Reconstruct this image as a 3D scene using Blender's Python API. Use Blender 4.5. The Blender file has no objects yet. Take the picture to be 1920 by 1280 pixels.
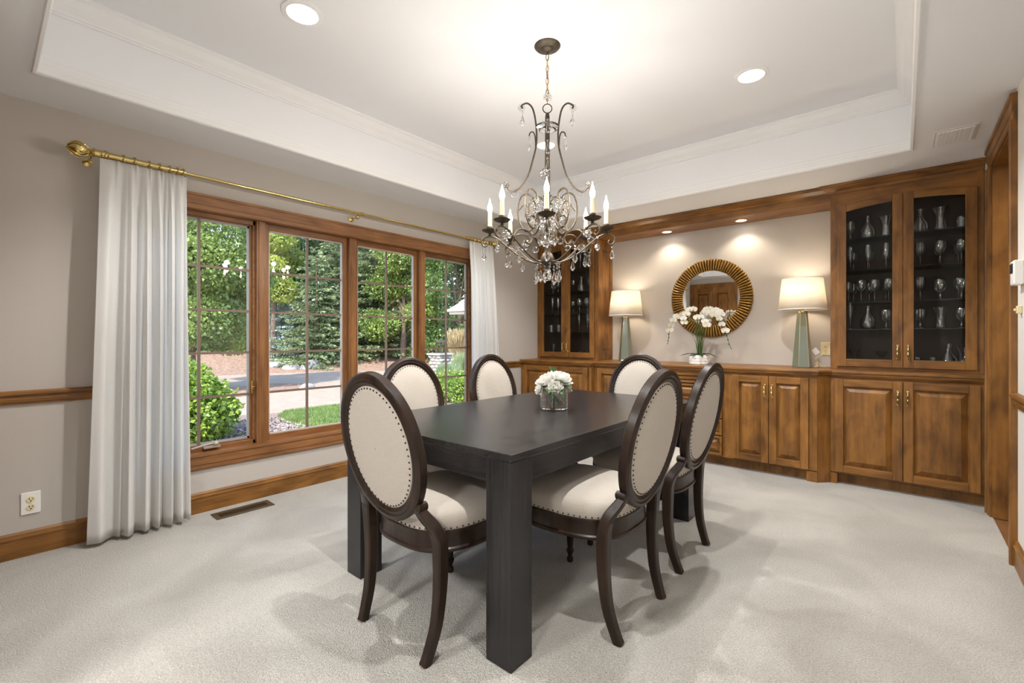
import bpy, math, random
from mathutils import Vector, Matrix
random.seed(7)
PI = math.pi
sc = bpy.context.scene
col = sc.collection
# ------------------------------------------------------------------ camera
cam = bpy.data.cameras.new('camera'); camo = bpy.data.objects.new('camera', cam); col.objects.link(camo)
cam.sensor_fit = 'HORIZONTAL'; cam.sensor_width = 36; cam.lens = 858 / 1920 * 36
cam.shift_y = -6.5 / 1920; cam.clip_start = 0.02; cam.clip_end = 400
camo.location = (0, 0, 1.165); camo.rotation_euler = (PI / 2, 0, math.radians(40.508))
sc.camera = camo
# ------------------------------------------------------------------ world, sun, exposure
w = bpy.data.worlds.new('world'); sc.world = w; w.use_nodes = True
nt = w.node_tree; bg = nt.nodes['Background']
sky = nt.nodes.new('ShaderNodeTexSky'); sky.sky_type = 'NISHITA'; sky.sun_disc = False
sky.sun_elevation = math.radians(52); sky.sun_rotation = math.radians(150); sky.air_density = 1.0; sky.dust_density = 0.6
nt.links.new(sky.outputs[0], bg.inputs[0]); bg.inputs[1].default_value = 0.60
sl = bpy.data.lights.new('sun', 'SUN'); sl.energy = 6.2; sl.angle = 0.009; sl.color = (1, .95, .86)
so = bpy.data.objects.new('sun', sl); col.objects.link(so)
so.rotation_euler = Vector((-.32, .62, -.80)).to_track_quat('-Z', 'Y').to_euler()
sc.view_settings.view_transform = 'Standard'; sc.view_settings.look = 'None'
sc.view_settings.gamma = 1; sc.view_settings.use_curve_mapping = False
sc.view_settings.exposure = 0.54
DOWN_W = 105.0       # each ceiling downlight, watts
CANDLE_W = 3.0      # each chandelier candle
# ------------------------------------------------------------------ materials
def newmat(name):
    m = bpy.data.materials.new(name); m.use_nodes = True
    n = m.node_tree.nodes; l = m.node_tree.links
    return m, n, l, n['Principled BSDF']
def mat(name, c, rough=.5, metal=0, noise=0, nscale=20, bump=0, bscale=80, spec=.5, sheen=0, coat=0):
    m, n, l, b = newmat(name)
    b.inputs['Base Color'].default_value = (*c, 1); b.inputs['Roughness'].default_value = rough
    b.inputs['Metallic'].default_value = metal; b.inputs['Specular IOR Level'].default_value = spec
    b.inputs['Sheen Weight'].default_value = sheen; b.inputs['Coat Weight'].default_value = coat
    tc = n.new('ShaderNodeTexCoord')
    if noise:
        t = n.new('ShaderNodeTexNoise'); t.inputs['Scale'].default_value = nscale; t.inputs['Detail'].default_value = 5
        r = n.new('ShaderNodeValToRGB'); r.color_ramp.elements[0].position = .3; r.color_ramp.elements[1].position = .7
        r.color_ramp.elements[0].color = (*[x * (1 - noise) for x in c], 1); r.color_ramp.elements[1].color = (*[min(1, x * (1 + noise)) for x in c], 1)
        l.new(tc.outputs['Object'], t.inputs['Vector']); l.new(t.outputs['Fac'], r.inputs[0]); l.new(r.outputs[0], b.inputs['Base Color'])
    if bump:
        t = n.new('ShaderNodeTexNoise'); t.inputs['Scale'].default_value = bscale; t.inputs['Detail'].default_value = 4
        bp = n.new('ShaderNodeBump'); bp.inputs['Strength'].default_value = bump; bp.inputs['Distance'].default_value = .01
        l.new(tc.outputs['Object'], t.inputs['Vector']); l.new(t.outputs['Fac'], bp.inputs['Height']); l.new(bp.outputs[0], b.inputs['Normal'])
    return m
def wood(name, axis, dark, light, rough=.40, blot=.58, fine=1.0, coat=.07, spec=.42):
    """stained wood, grain running along axis"""
    m, n, l, b = newmat(name)
    tc = n.new('ShaderNodeTexCoord')
    def mp(s_long, s_cross):
        p = n.new('ShaderNodeMapping'); sc_ = [s_cross] * 3; sc_[axis] = s_long
        p.inputs['Scale'].default_value = sc_; l.new(tc.outputs['Object'], p.inputs['Vector']); return p
    t1 = n.new('ShaderNodeTexNoise'); t1.inputs['Scale'].default_value = 1; t1.inputs['Detail'].default_value = 6; t1.inputs['Roughness'].default_value = .65
    l.new(mp(2.5, 34 * fine).outputs[0], t1.inputs['Vector'])
    t2 = n.new('ShaderNodeTexNoise'); t2.inputs['Scale'].default_value = 1; t2.inputs['Detail'].default_value = 3; t2.inputs['Distortion'].default_value = .6
    l.new(mp(4, 9).outputs[0], t2.inputs['Vector'])
    r1 = n.new('ShaderNodeValToRGB'); e = r1.color_ramp.elements
    e[0].position = .3; e[0].color = (*dark, 1); e[1].position = .68; e[1].color = (*light, 1)
    mx = n.new('ShaderNodeMath'); mx.operation = 'MULTIPLY_ADD'; mx.inputs[1].default_value = blot
    m2 = n.new('ShaderNodeMath'); m2.operation = 'MULTIPLY'; m2.inputs[1].default_value = 1 - blot
    l.new(t1.outputs['Fac'], m2.inputs[0]); l.new(t2.outputs['Fac'], mx.inputs[0]); l.new(m2.outputs[0], mx.inputs[2])
    l.new(mx.outputs[0], r1.inputs[0]); l.new(r1.outputs[0], b.inputs['Base Color'])
    b.inputs['Specular IOR Level'].default_value = spec; b.inputs['Roughness'].default_value = rough; b.inputs['Coat Weight'].default_value = coat; b.inputs['Coat Roughness'].default_value = .25
    bp = n.new('ShaderNodeBump'); bp.inputs['Strength'].default_value = .12; bp.inputs['Distance'].default_value = .004
    l.new(t1.outputs['Fac'], bp.inputs['Height']); l.new(bp.outputs[0], b.inputs['Normal'])
    return m
def thin_glass(name, tint=(1, 1, 1), base=.04, edge=.75, rough=.01):
    m, n, l, b = newmat(name); n.remove(b); out = n['Material Output']
    tr = n.new('ShaderNodeBsdfTransparent'); tr.inputs[0].default_value = (*tint, 1)
    g = n.new('ShaderNodeBsdfGlossy'); g.inputs['Roughness'].default_value = rough
    lw = n.new('ShaderNodeLayerWeight'); lw.inputs[0].default_value = .25
    ma = n.new('ShaderNodeMath'); ma.operation = 'MULTIPLY_ADD'; ma.inputs[1].default_value = edge; ma.inputs[2].default_value = base
    mx = n.new('ShaderNodeMixShader')
    l.new(lw.outputs['Fresnel'], ma.inputs[0]); l.new(ma.outputs[0], mx.inputs[0]); l.new(tr.outputs[0], mx.inputs[1]); l.new(g.outputs[0], mx.inputs[2])
    l.new(mx.outputs[0], out.inputs[0]); return m
def emit(name, c, s):
    m, n, l, b = newmat(name); n.remove(b); e = n.new('ShaderNodeEmission'); e.inputs[0].default_value = (*c, 1); e.inputs[1].default_value = s
    l.new(e.outputs[0], n['Material Output'].inputs[0]); return m
def cloth(name, c, trans=.0, weave=900, bump=.25, noise=.05):
    m, n, l, b = newmat(name); out = n['Material Output']
    tc = n.new('ShaderNodeTexCoord')
    b.inputs['Roughness'].default_value = .95; b.inputs['Specular IOR Level'].default_value = .15; b.inputs['Sheen Weight'].default_value = .15
    t = n.new('ShaderNodeTexNoise'); t.inputs['Scale'].default_value = 1; t.inputs['Detail'].default_value = 3
    mp = n.new('ShaderNodeMapping'); mp.inputs['Scale'].default_value = (260, 260, 30)
    t2 = n.new('ShaderNodeTexNoise'); t2.inputs['Scale'].default_value = 1; mp2 = n.new('ShaderNodeMapping'); mp2.inputs['Scale'].default_value = (25, 25, 300)
    l.new(tc.outputs['Object'], mp.inputs[0]); l.new(mp.outputs[0], t.inputs[0]); l.new(tc.outputs['Object'], mp2.inputs[0]); l.new(mp2.outputs[0], t2.inputs[0])
    ad = n.new('ShaderNodeMath'); ad.operation = 'ADD'; l.new(t.outputs['Fac'], ad.inputs[0]); l.new(t2.outputs['Fac'], ad.inputs[1])
    r = n.new('ShaderNodeMapRange'); r.inputs['From Min'].default_value = .6; r.inputs['From Max'].default_value = 1.4; r.inputs['To Min'].default_value = 1 - noise * 2; r.inputs['To Max'].default_value = 1
    l.new(ad.outputs[0], r.inputs[0])
    mu = n.new('ShaderNodeMix'); mu.data_type = 'RGBA'; mu.blend_type = 'MULTIPLY'; mu.inputs[0].default_value = 1; mu.inputs[6].default_value = (*c, 1)
    l.new(r.outputs[0], mu.inputs[7]); l.new(mu.outputs[2], b.inputs['Base Color'])
    bp = n.new('ShaderNodeBump'); bp.inputs['Strength'].default_value = bump; bp.inputs['Distance'].default_value = .002
    l.new(ad.outputs[0], bp.inputs['Height']); l.new(bp.outputs[0], b.inputs['Normal'])
    if trans:
        tl = n.new('ShaderNodeBsdfTranslucent'); tl.inputs[0].default_value = (*c, 1); mx = n.new('ShaderNodeMixShader'); mx.inputs[0].default_value = trans
        l.new(b.outputs[0], mx.inputs[1]); l.new(tl.outputs[0], mx.inputs[2]); l.new(mx.outputs[0], out.inputs[0])
    return m
def leafmat(name, c1, c2, trans=.35, scale=3, rough=.38, fine=60):
    m, n, l, b = newmat(name); out = n['Material Output']; tc = n.new('ShaderNodeTexCoord')
    t = n.new('ShaderNodeTexNoise'); t.inputs['Scale'].default_value = scale; t.inputs['Detail'].default_value = 2
    t3 = n.new('ShaderNodeTexNoise'); t3.inputs['Scale'].default_value = fine; l.new(tc.outputs['Object'], t3.inputs[0])
    av = n.new('ShaderNodeMath'); av.operation = 'MULTIPLY_ADD'; av.inputs[1].default_value = .5
    hf = n.new('ShaderNodeMath'); hf.operation = 'MULTIPLY'; hf.inputs[1].default_value = .5; l.new(t3.outputs['Fac'], hf.inputs[0]); l.new(hf.outputs[0], av.inputs[2])
    r = n.new('ShaderNodeValToRGB'); r.color_ramp.elements[0].position = .36; r.color_ramp.elements[1].position = .64
    r.color_ramp.elements[0].color = (*c1, 1); r.color_ramp.elements[1].color = (*c2, 1)
    l.new(tc.outputs['Object'], t.inputs[0]); l.new(t.outputs['Fac'], av.inputs[0]); l.new(av.outputs[0], r.inputs[0]); l.new(r.outputs[0], b.inputs['Base Color'])
    b.inputs['Roughness'].default_value = rough; b.inputs['Specular IOR Level'].default_value = .6
    tl = n.new('ShaderNodeBsdfTranslucent'); l.new(r.outputs[0], tl.inputs[0]); mx = n.new('ShaderNodeMixShader'); mx.inputs[0].default_value = trans
    l.new(b.outputs[0], mx.inputs[1]); l.new(tl.outputs[0], mx.inputs[2]); l.new(mx.outputs[0], out.inputs[0]); return m
CD, CL = (.070, .027, .006), (.34, .150, .032)
W = [wood('stained_maple_%d' % i, i, CD, CL) for i in range(3)]
WW = [wood('window_wood_%d' % i, i, (.13, .052, .016), (.36, .165, .060), blot=.35) for i in range(3)]
DK = [wood('espresso_table_%d' % i, i, (.009, .0085, .009), (.026, .024, .025), rough=.27, blot=.15, fine=2.2, coat=.05, spec=.4) for i in range(3)]
CHW = wood('chair_wood', 2, (.006, .004, .003), (.042, .024, .016), rough=.33, blot=.4, coat=0, spec=.28)
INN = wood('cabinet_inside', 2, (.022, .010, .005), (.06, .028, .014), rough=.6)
M = dict(
    wall=mat('wall_paint', (.52, .485, .445), .9, bump=.05, bscale=250, spec=.2),
    ceil=mat('ceiling_paint', (.85, .87, .90), .9, bump=.04, bscale=200, spec=.2),
    trimw=mat('white_trim_paint', (.86, .87, .88), .55, spec=.4),
    brass=mat('polished_brass', (.70, .55, .22), .16, 1),
    brass_old=mat('antique_brass', (.50, .33, .12), .3, 1),
    white_plate=mat('white_plastic', (.85, .85, .83), .35),
    ivory=mat('ivory_plastic', (.78, .68, .40), .35),
    dark=mat('dark_slot', (.01, .01, .01), .6),
    linen=cloth('chair_linen', (.50, .455, .40)),
    nail=mat('nailhead_metal', (.05, .04, .03), .35, .8),
    curtain=cloth('curtain_linen', (.95, .95, .94), trans=.5, bump=.35, noise=.03),
    iron=mat('aged_bronze', (.085, .068, .047), .48, .6, noise=.3, nscale=60),
    candle=mat('candle_sleeve', (.82, .68, .40), .5),
    bulb=emit('lit_bulb', (1, .80, .52), 60),
    down=emit('downlight_lens', (1, .93, .84), 16),
    crystal=None,
    pane=thin_glass('window_pane', base=.015, edge=.6),
    cpane=thin_glass('cabinet_pane', tint=(.93, .95, .95), base=.0, edge=.5),
    glassw=thin_glass('clear_glassware', base=.26, edge=1.0, rough=.11),
    shelfg=thin_glass('shelf_glass', tint=(.8, .86, .84), base=.03, edge=.6),
    shade=cloth('lamp_shade_linen', (.92, .88, .80), trans=.45, bump=.1, noise=.02),
    lbulb=emit('table_lamp_bulb', (1, .84, .62), 45),
    glaze=mat('sage_glaze', (.17, .20, .16), .12, 0, coat=.8),
    gold=mat('gold_leaf_edge', (.60, .45, .18), .3, 1),
    mframe=mat('mirror_frame_gold', (.36, .215, .06), .38, .75, noise=.25, nscale=30),
    mirror=mat('mirror_glass', (.92, .92, .92), .01, 1),
    petal=cloth('white_petal', (.86, .85, .80), trans=.25, bump=0, noise=.02),
    yellow=mat('flower_throat', (.75, .60, .15), .6),
    stem=mat('plant_stem', (.05, .10, .02), .5), leafd=mat('dark_leaf', (.015, .05, .018), .35),
    leafg=mat('green_leaf', (.06, .19, .045), .4),
    ceramic=mat('white_ceramic', (.86, .86, .84), .3),
    sashliner=mat('pale_sash_liner', (.55, .47, .42), .5), muntin=mat('muntin_tan', (.20, .145, .11), .5),
    screenf=mat('grey_casement_frame', (.36, .36, .35), .5),
    hardware=mat('tan_hardware', (.45, .38, .30), .35, .3),
    paper=mat('white_paper', (.85, .84, .80), .7),
    vent=mat('painted_vent', (.72, .71, .70), .6),
    register=mat('bronze_register', (.16, .12, .07), .4, .7),
)
def carpet_mat():
    m, n, l, b = newmat('cream_carpet'); tc = n.new('ShaderNodeTexCoord')
    t = n.new('ShaderNodeTexNoise'); t.inputs['Scale'].default_value = 1.6; t.inputs['Detail'].default_value = 3; t.inputs['Distortion'].default_value = .8
    f = n.new('ShaderNodeTexNoise'); f.inputs['Scale'].default_value = 170; f.inputs['Detail'].default_value = 3
    v = n.new('ShaderNodeTexVoronoi'); v.inputs['Scale'].default_value = 210
    for q in (t, f, v): l.new(tc.outputs['Object'], q.inputs['Vector'])
    r = n.new('ShaderNodeValToRGB'); r.color_ramp.elements[0].position = .35; r.color_ramp.elements[1].position = .65
    r.color_ramp.elements[0].color = (.43, .408, .362, 1); r.color_ramp.elements[1].color = (.55, .528, .478, 1); l.new(t.outputs['Fac'], r.inputs[0])
    mu = n.new('ShaderNodeMix'); mu.data_type = 'RGBA'; mu.blend_type = 'MULTIPLY'; mu.inputs[0].default_value = 1
    mr = n.new('ShaderNodeMapRange'); mr.inputs['From Min'].default_value = .3; mr.inputs['From Max'].default_value = .7; mr.inputs['To Min'].default_value = .66; mr.inputs['To Max'].default_value = 1.14
    l.new(f.outputs['Fac'], mr.inputs[0]); l.new(r.outputs[0], mu.inputs[6]); l.new(mr.outputs[0], mu.inputs[7]); l.new(mu.outputs[2], b.inputs['Base Color'])
    b.inputs['Roughness'].default_value = 1; b.inputs['Specular IOR Level'].default_value = .05; b.inputs['Sheen Weight'].default_value = .3
    ad = n.new('ShaderNodeMath'); ad.operation = 'SUBTRACT'; l.new(f.outputs['Fac'], ad.inputs[0]); l.new(v.outputs['Distance'], ad.inputs[1])
    bp = n.new('ShaderNodeBump'); bp.inputs['Strength'].default_value = .8; bp.inputs['Distance'].default_value = .008
    l.new(ad.outputs[0], bp.inputs['Height']); l.new(bp.outputs[0], b.inputs['Normal']); return m
def crystal_mat():
    m, n, l, b = newmat('cut_crystal'); n.remove(b); g = n.new('ShaderNodeBsdfGlass'); g.inputs['IOR'].default_value = 1.55; g.inputs['Roughness'].default_value = 0
    l.new(g.outputs[0], n['Material Output'].inputs[0]); return m
M['crystal'] = crystal_mat(); M['carpet'] = carpet_mat()
# ------------------------------------------------------------------ helpers
def tag(o, label=None, cat=None, group=None, kind=None):
    if label: o['label'] = label
    if cat: o['category'] = cat
    if group: o['group'] = group
    if kind: o['kind'] = kind
    return o
def empty(name, loc=(0, 0, 0), rz=0):
    o = bpy.data.objects.new(name, None); o.empty_display_size = .05; col.objects.link(o); o.location = loc; o.rotation_euler = (0, 0, rz); return o
def copy_tree(o, parent=None):
    c = o.copy(); col.objects.link(c); c.parent = parent
    for ch in list(o.children): copy_tree(ch, c)
    return c
def crom(pts, n=6):
    P = [Vector(p) for p in pts]; out = []
    for i in range(len(P) - 1):
        a = P[i - 1] if i else P[0] * 2 - P[1]; b, c = P[i], P[i + 1]; d = P[i + 2] if i + 2 < len(P) else c * 2 - b
        for k in range(n):
            t = k / n; out.append(.5 * ((2 * b) + (c - a) * t + (2 * a - 5 * b + 4 * c - d) * t * t + (3 * b - a - 3 * c + d) * t ** 3))
    out.append(P[-1]); return out
class MB:
    def __init__(s): s.v = []; s.f = []; s.slot = 0; s.mi = []
    def add(s, vs, fs, T=None):
        o = len(s.v)
        s.v += [tuple(T @ Vector(p)) if T else tuple(p) for p in vs]; s.f += [tuple(i + o for i in q) for q in fs]; s.mi += [s.slot] * len(fs); return s
    def box(s, x0, x1, y0, y1, z0, z1, T=None):
        return s.add([(x, y, z) for x in (x0, x1) for y in (y0, y1) for z in (z0, z1)],
                     [(0, 1, 3, 2), (4, 6, 7, 5), (0, 4, 5, 1), (2, 3, 7, 6), (0, 2, 6, 4), (1, 5, 7, 3)], T)
    def prism(s, poly, z0, z1, T=None):
        n = len(poly)
        return s.add([(x, y, z0) for x, y in poly] + [(x, y, z1) for x, y in poly],
                     [tuple(range(n))[::-1], tuple(range(n, 2 * n))] + [(i, (i + 1) % n, n + (i + 1) % n, n + i) for i in range(n)], T)
    def lathe(s, prof, n=24, T=None, cap=True):
        vs = [(r * math.cos(2 * PI * k / n), r * math.sin(2 * PI * k / n), z) for r, z in prof for k in range(n)]
        fs = [(i * n + k, i * n + (k + 1) % n, (i + 1) * n + (k + 1) % n, (i + 1) * n + k) for i in range(len(prof) - 1) for k in range(n)]
        if cap:
            if prof[0][0] > 1e-5: fs.append(tuple(range(n))[::-1])
            if prof[-1][0] > 1e-5: fs.append(tuple((len(prof) - 1) * n + k for k in range(n)))
        return s.add(vs, fs, T)
    def tube(s, pts, rad, n=8, T=None, sm=0, closed=False):
        if sm: pts = crom(pts, sm)
        P = [Vector(p) for p in pts]; m = len(P)
        R = rad if callable(rad) else (lambda t: rad)
        up = None; vs = []
        for i, p in enumerate(P):
            if closed: d = P[(i + 1) % m] - P[i - 1]
            else: d = P[min(i + 1, m - 1)] - P[max(i - 1, 0)]
            d = d.normalized() if d.length > 1e-9 else Vector((0, 0, 1))
            if up is None:
                up = Vector((0, 0, 1)) if abs(d.z) < .9 else Vector((1, 0, 0))
            a = up - d * up.dot(d); a = a.normalized() if a.length > 1e-6 else d.orthogonal().normalized(); up = a; b = d.cross(a); r = R(i / max(1, m - 1))
            vs += [p + (a * math.cos(2 * PI * k / n) + b * math.sin(2 * PI * k / n)) * r for k in range(n)]
        fs = [(i * n + k, i * n + (k + 1) % n, (i + 1) * n + (k + 1) % n, (i + 1) * n + k) for i in range(m - 1) for k in range(n)]
        if closed: fs += [((m - 1) * n + k, (m - 1) * n + (k + 1) % n, (k + 1) % n, k) for k in range(n)]
        else: fs += [tuple(range(n))[::-1], tuple((m - 1) * n + k for k in range(n))]
        return s.add(vs, fs, T)
    def bar(s, pts, wd, A, T=None, sm=0):
        """rectangular-section sweep; wd = list of (w,d) per point (or single), A = fixed width axis"""
        if sm:
            k = len(pts); W_ = [Vector((x[0], x[1], 0)) for x in (wd if isinstance(wd, list) else [wd] * k)]
            pts = crom(pts, sm); wd = [(q.x, q.y) for q in crom(W_, sm)]
        P = [Vector(p) for p in pts]; m = len(P); wd = wd if isinstance(wd, list) else [wd] * m; vs = []
        for i, p in enumerate(P):
            d = (P[min(i + 1, m - 1)] - P[max(i - 1, 0)]).normalized(); a = Vector(A); a = (a - d * a.dot(d)).normalized(); b = d.cross(a); w_, e = wd[i][0] / 2, wd[i][1] / 2
            c = .25
            for sx, sy in ((1, -1 + c), (1, 1 - c), (1 - c, 1), (-1 + c, 1), (-1, 1 - c), (-1, -1 + c), (-1 + c, -1), (1 - c, -1)): vs.append(p + a * w_ * sx + b * e * sy)
        n = 8
        fs = [(i * n + k, i * n + (k + 1) % n, (i + 1) * n + (k + 1) % n, (i + 1) * n + k) for i in range(m - 1) for k in range(n)]
        fs += [tuple(range(n))[::-1], tuple((m - 1) * n + k for k in range(n))]
        return s.add(vs, fs, T)
    def ball(s, c, r, n=8, sx=1, sy=1, sz=1, T=None):
        m = max(4, n // 2 + 1); pr = [(math.sin(PI * i / m), -math.cos(PI * i / m)) for i in range(m + 1)]
        Q = Matrix.Translation(c) @ Matrix.Diagonal((r * sx, r * sy, r * sz, 1))
        return s.lathe([(max(a, 1e-4), z) for a, z in pr], n, (T @ Q) if T else Q, cap=False)
    def build(s, name, m, parent=None, smooth=False, bevel=0, seg=2):
        off = Vector((0, 0, 0)); q = parent
        while q is not None: off += q.location; q = q.parent
        me = bpy.data.meshes.new(name); me.from_pydata([(x - off.x, y - off.y, z - off.z) for x, y, z in s.v], [], s.f); me.update()
        o = bpy.data.objects.new(name, me); col.objects.link(o)
        for q_ in (m if isinstance(m, (list, tuple)) else [m] if m else []): me.materials.append(q_)
        if any(s.mi): me.polygons.foreach_set('material_index', s.mi)
        if parent is not None: o.parent = parent
        import bmesh
        bm = bmesh.new(); bm.from_mesh(me); bmesh.ops.recalc_face_normals(bm, faces=bm.faces[:]); bm.to_mesh(me); bm.free()
        if smooth:
            for p in me.polygons: p.use_smooth = True
            if smooth != 'all':
                me.set_sharp_from_angle(angle=math.radians(40))
        if bevel:
            b = o.modifiers.new('bevel', 'BEVEL'); b.width = bevel; b.segments = seg; b.limit_method = 'ANGLE'; b.angle_limit = math.radians(40)
        return o
def fastmesh(name, V, F, m, parent=None):
    me = bpy.data.meshes.new(name); off = Vector((0, 0, 0)); q = parent
    while q is not None: off += q.location; q = q.parent
    me.from_pydata([(x - off.x, y - off.y, z - off.z) for x, y, z in V], [], F); me.update()
    o = bpy.data.objects.new(name, me); col.objects.link(o); me.materials.append(m)
    if parent is not None: o.parent = parent
    return o
def struct(name, mb, m, parent=None, **k):
    o = mb.build(name, m, parent, **k)
    if parent is None: o['kind'] = 'structure'
    return o
def profile_run(mb, prof, p0, p1, out, up=(0, 0, 1), m0=0, m1=0):
    """extrude 2D profile (o,u) from p0 to p1; m0/m1 = mitre slope per unit of o at each end"""
    p0, p1, out, up = Vector(p0), Vector(p1), Vector(out), Vector(up); d = (p1 - p0).normalized(); n = len(prof)
    vs = [p0 + out * a + up * b + d * a * m0 for a, b in prof] + [p1 + out * a + up * b - d * a * m1 for a, b in prof]
    mb.add(vs, [tuple(range(n))[::-1], tuple(range(n, 2 * n))] + [(i, (i + 1) % n, n + (i + 1) % n, n + i) for i in range(n)])
# ================================================================== ROOM SHELL
XL, XR, YB, YW, ZC, ZT = -3.57, .445, -.22, 5.02, 2.44, 2.85
TX0, TX1, TY0, TY1 = -3.17, .055, .17, 4.12
struct('floor', MB().box(XL - .15, XR + .0, YB - .15, YW + .15, -.12, 0), M['carpet'])
c = MB()
c.box(XL - .15, TX0, YB - .15, YW + .15, ZC, ZC + .6).box(TX1, XR + 1.8, YB - .15, YW + .15, ZC, ZC + .6)
c.box(TX0, TX1, YB - .15, TY0, ZC, ZC + .6).box(TX0, TX1, TY1, YW + .15, ZC, ZC + .6).box(TX0, TX1, TY0, TY1, ZT, ZC + .6)
struct('ceiling', c, M['ceil'])
# crown at the top of the tray and moulding round its lower edge
crown = [(0, 0), (.085, 0), (.085, -.012), (.07, -.02), (.05, -.05), (.02, -.075), (.02, -.085), (.012, -.088), (.012, -.098), (0, -.1)]
low = [(0, 0), (.004, -.004), (.016, 0), (.02, .006), (.02, .03), (.014, .034), (.014, .05), (.008, .054), (.008, .075), (0, .08)]
def tray_ring(prof, z):
    b = MB()
    profile_run(b, prof, (TX0, TY0, z), (TX0, TY1, z), (1, 0, 0), m0=1, m1=1); profile_run(b, prof, (TX1, TY0, z), (TX1, TY1, z), (-1, 0, 0), m0=1, m1=1)
    profile_run(b, prof, (TX0, TY0, z), (TX1, TY0, z), (0, 1, 0), m0=1, m1=1); profile_run(b, prof, (TX0, TY1, z), (TX1, TY1, z), (0, -1, 0), m0=1, m1=1)
    return b
struct('trim_1', tray_ring(crown, ZT), M['trimw']); struct('trim_2', tray_ring(low, ZC - .004), M['trimw'])
WY0, WY1, WZ0, WZ1 = .62, 3.56, .385, 2.03        # window opening
b = MB(); a0, a1 = XL - .15, XL
b.box(a0, a1, YB - .15, WY0, -.5, ZC).box(a0, a1, WY1, YW + .15, -.5, ZC).box(a0, a1, WY0, WY1, -.5, WZ0).box(a0, a1, WY0, WY1, WZ1, ZC)
struct('wall_left', b, M['wall'])
struct('wall_far', MB().box(XL, XR + 1.8, YW, YW + .15, -.5, ZC), M['wall'])
DY0, DY1, DZ = 3.55, 4.29, 2.285                   # opening in the right wall
b = MB(); b.box(XR, XR + .14, YB - .15, DY0, 0, ZC).box(XR, XR + .14, DY1, YW, 0, ZC).box(XR, XR + .14, DY0, DY1, DZ, ZC)
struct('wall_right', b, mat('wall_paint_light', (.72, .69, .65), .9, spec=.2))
FX0 = -2.0                                         # added opening behind the camera, out of view, lets the fill light in
b = MB(); b.box(XL, FX0, YB - .15, YB, 0, ZC).box(FX0, XR, YB - .15, YB, 2.25, ZC); struct('wall_back', b, M['wall'])
struct('floor_added_foyer', MB().box(-3.2, XR + 1.8, -3.6, YB - .15, -.12, 0), M['carpet'])  # added foyer shell, out of view, houses the fill lights
struct('ceiling_added_foyer', MB().box(-3.2, XR + 1.8, -3.6, YB - .15, ZC, ZC + .15), M['ceil'])
b = MB(); b.box(-3.35, -3.2, -3.6, YB - .15, 0, ZC).box(-3.35, XR + 1.95, -3.75, -3.6, 0, ZC).box(XR + 1.8, XR + 1.95, -3.6, YW, 0, ZC); struct('wall_added_foyer', b, M['wall'])
for fx, fy, wt in ((-1.6, -1.3, 50), (-.2, -1.5, 46)):  # added area lights behind the camera, brighten the chair backs
    fl_ = bpy.data.lights.new('foyer_fill_light', 'AREA'); fl_.energy = wt; fl_.shape = 'DISK'; fl_.size = .38; fl_.color = (1, .97, .94)
    fo_ = bpy.data.objects.new('foyer_fill_light', fl_); col.objects.link(fo_); fo_.location = (fx, fy, ZC - .03)
# hall beyond the opening
struct('floor_hall', MB().box(XR, XR + 1.8, YB - .15, YW, -.12, -.004), wood('hall_floor', 1, (.10, .045, .015), (.25, .12, .05)))
struct('wall_hall', MB().box(XR + 1.65, XR + 1.8, YB - .15, YW, -.004, ZC), M['wall'])
# opening casing and jambs
cas = [(0, 0), (.012, 0), (.016, .006), (.016, .03), (.022, .036), (.022, .075), (.03, .082), (.03, .1), (.024, .105), (0, .105)]
b = MB()
profile_run(b, cas, (XR, DY1, 0), (XR, DY1, DZ), (-1, 0, 0), up=(0, 1, 0)); profile_run(b, cas, (XR, DY0, 0), (XR, DY0, DZ), (-1, 0, 0), up=(0, -1, 0))
profile_run(b, [(o, u * 1.3) for o, u in cas], (XR, DY0 - .105, DZ), (XR, DY1 + .105, DZ), (-1, 0, 0))
struct('trim_3', b, W[2], smooth=False)
b = MB(); b.box(FX0 - .012, FX0 + .012, YB - .16, YB + .01, 0, 2.25).box(FX0, XR, YB - .16, YB + .01, 2.238, 2.262); struct('trim_12', b, W[2])  # lining of the added opening behind the camera
b = MB(); b.box(XR - .004, XR + .16, DY1 - .012, DY1 + .02, 0, DZ).box(XR - .004, XR + .16, DY0 - .02, DY0 + .012, 0, DZ).box(XR - .004, XR + .16, DY0, DY1, DZ - .012, DZ + .02)
struct('trim_4', b, W[2])
# baseboards
basep = [(0, 0), (.014, 0), (.014, .098), (.018, .1), (.018, .108), (.012, .112), (.010, .125), (.004, .134), (0, .135)]
b = MB(); profile_run(b, basep, (XL, YB, 0), (XL, 4.33, 0), (1, 0, 0)); struct('baseboard_left', b, W[1])
b = MB(); profile_run(b, basep, (XR, YB, 0), (XR, DY0 - .11, 0), (-1, 0, 0)); struct('baseboard_right', b, W[1])
# chair rail
rail = [(0, 0), (.010, 0), (.010, .008), (.016, .014), (.020, .03), (.018, .04), (.024, .048), (.030, .054), (.030, .066), (.022, .072), (0, .074)]
b = MB(); profile_run(b, rail, (XL, YB, .812), (XL, .60, .812), (1, 0, 0)); profile_run(b, rail, (XL, 3.62, .812), (XL, 4.33, .812), (1, 0, 0)); struct('trim_5', b, W[1])
b = MB(); profile_run(b, rail, (XR, YB, .812), (XR, DY0 - .11, .812), (-1, 0, 0)); struct('trim_6', b, W[1])
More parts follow.
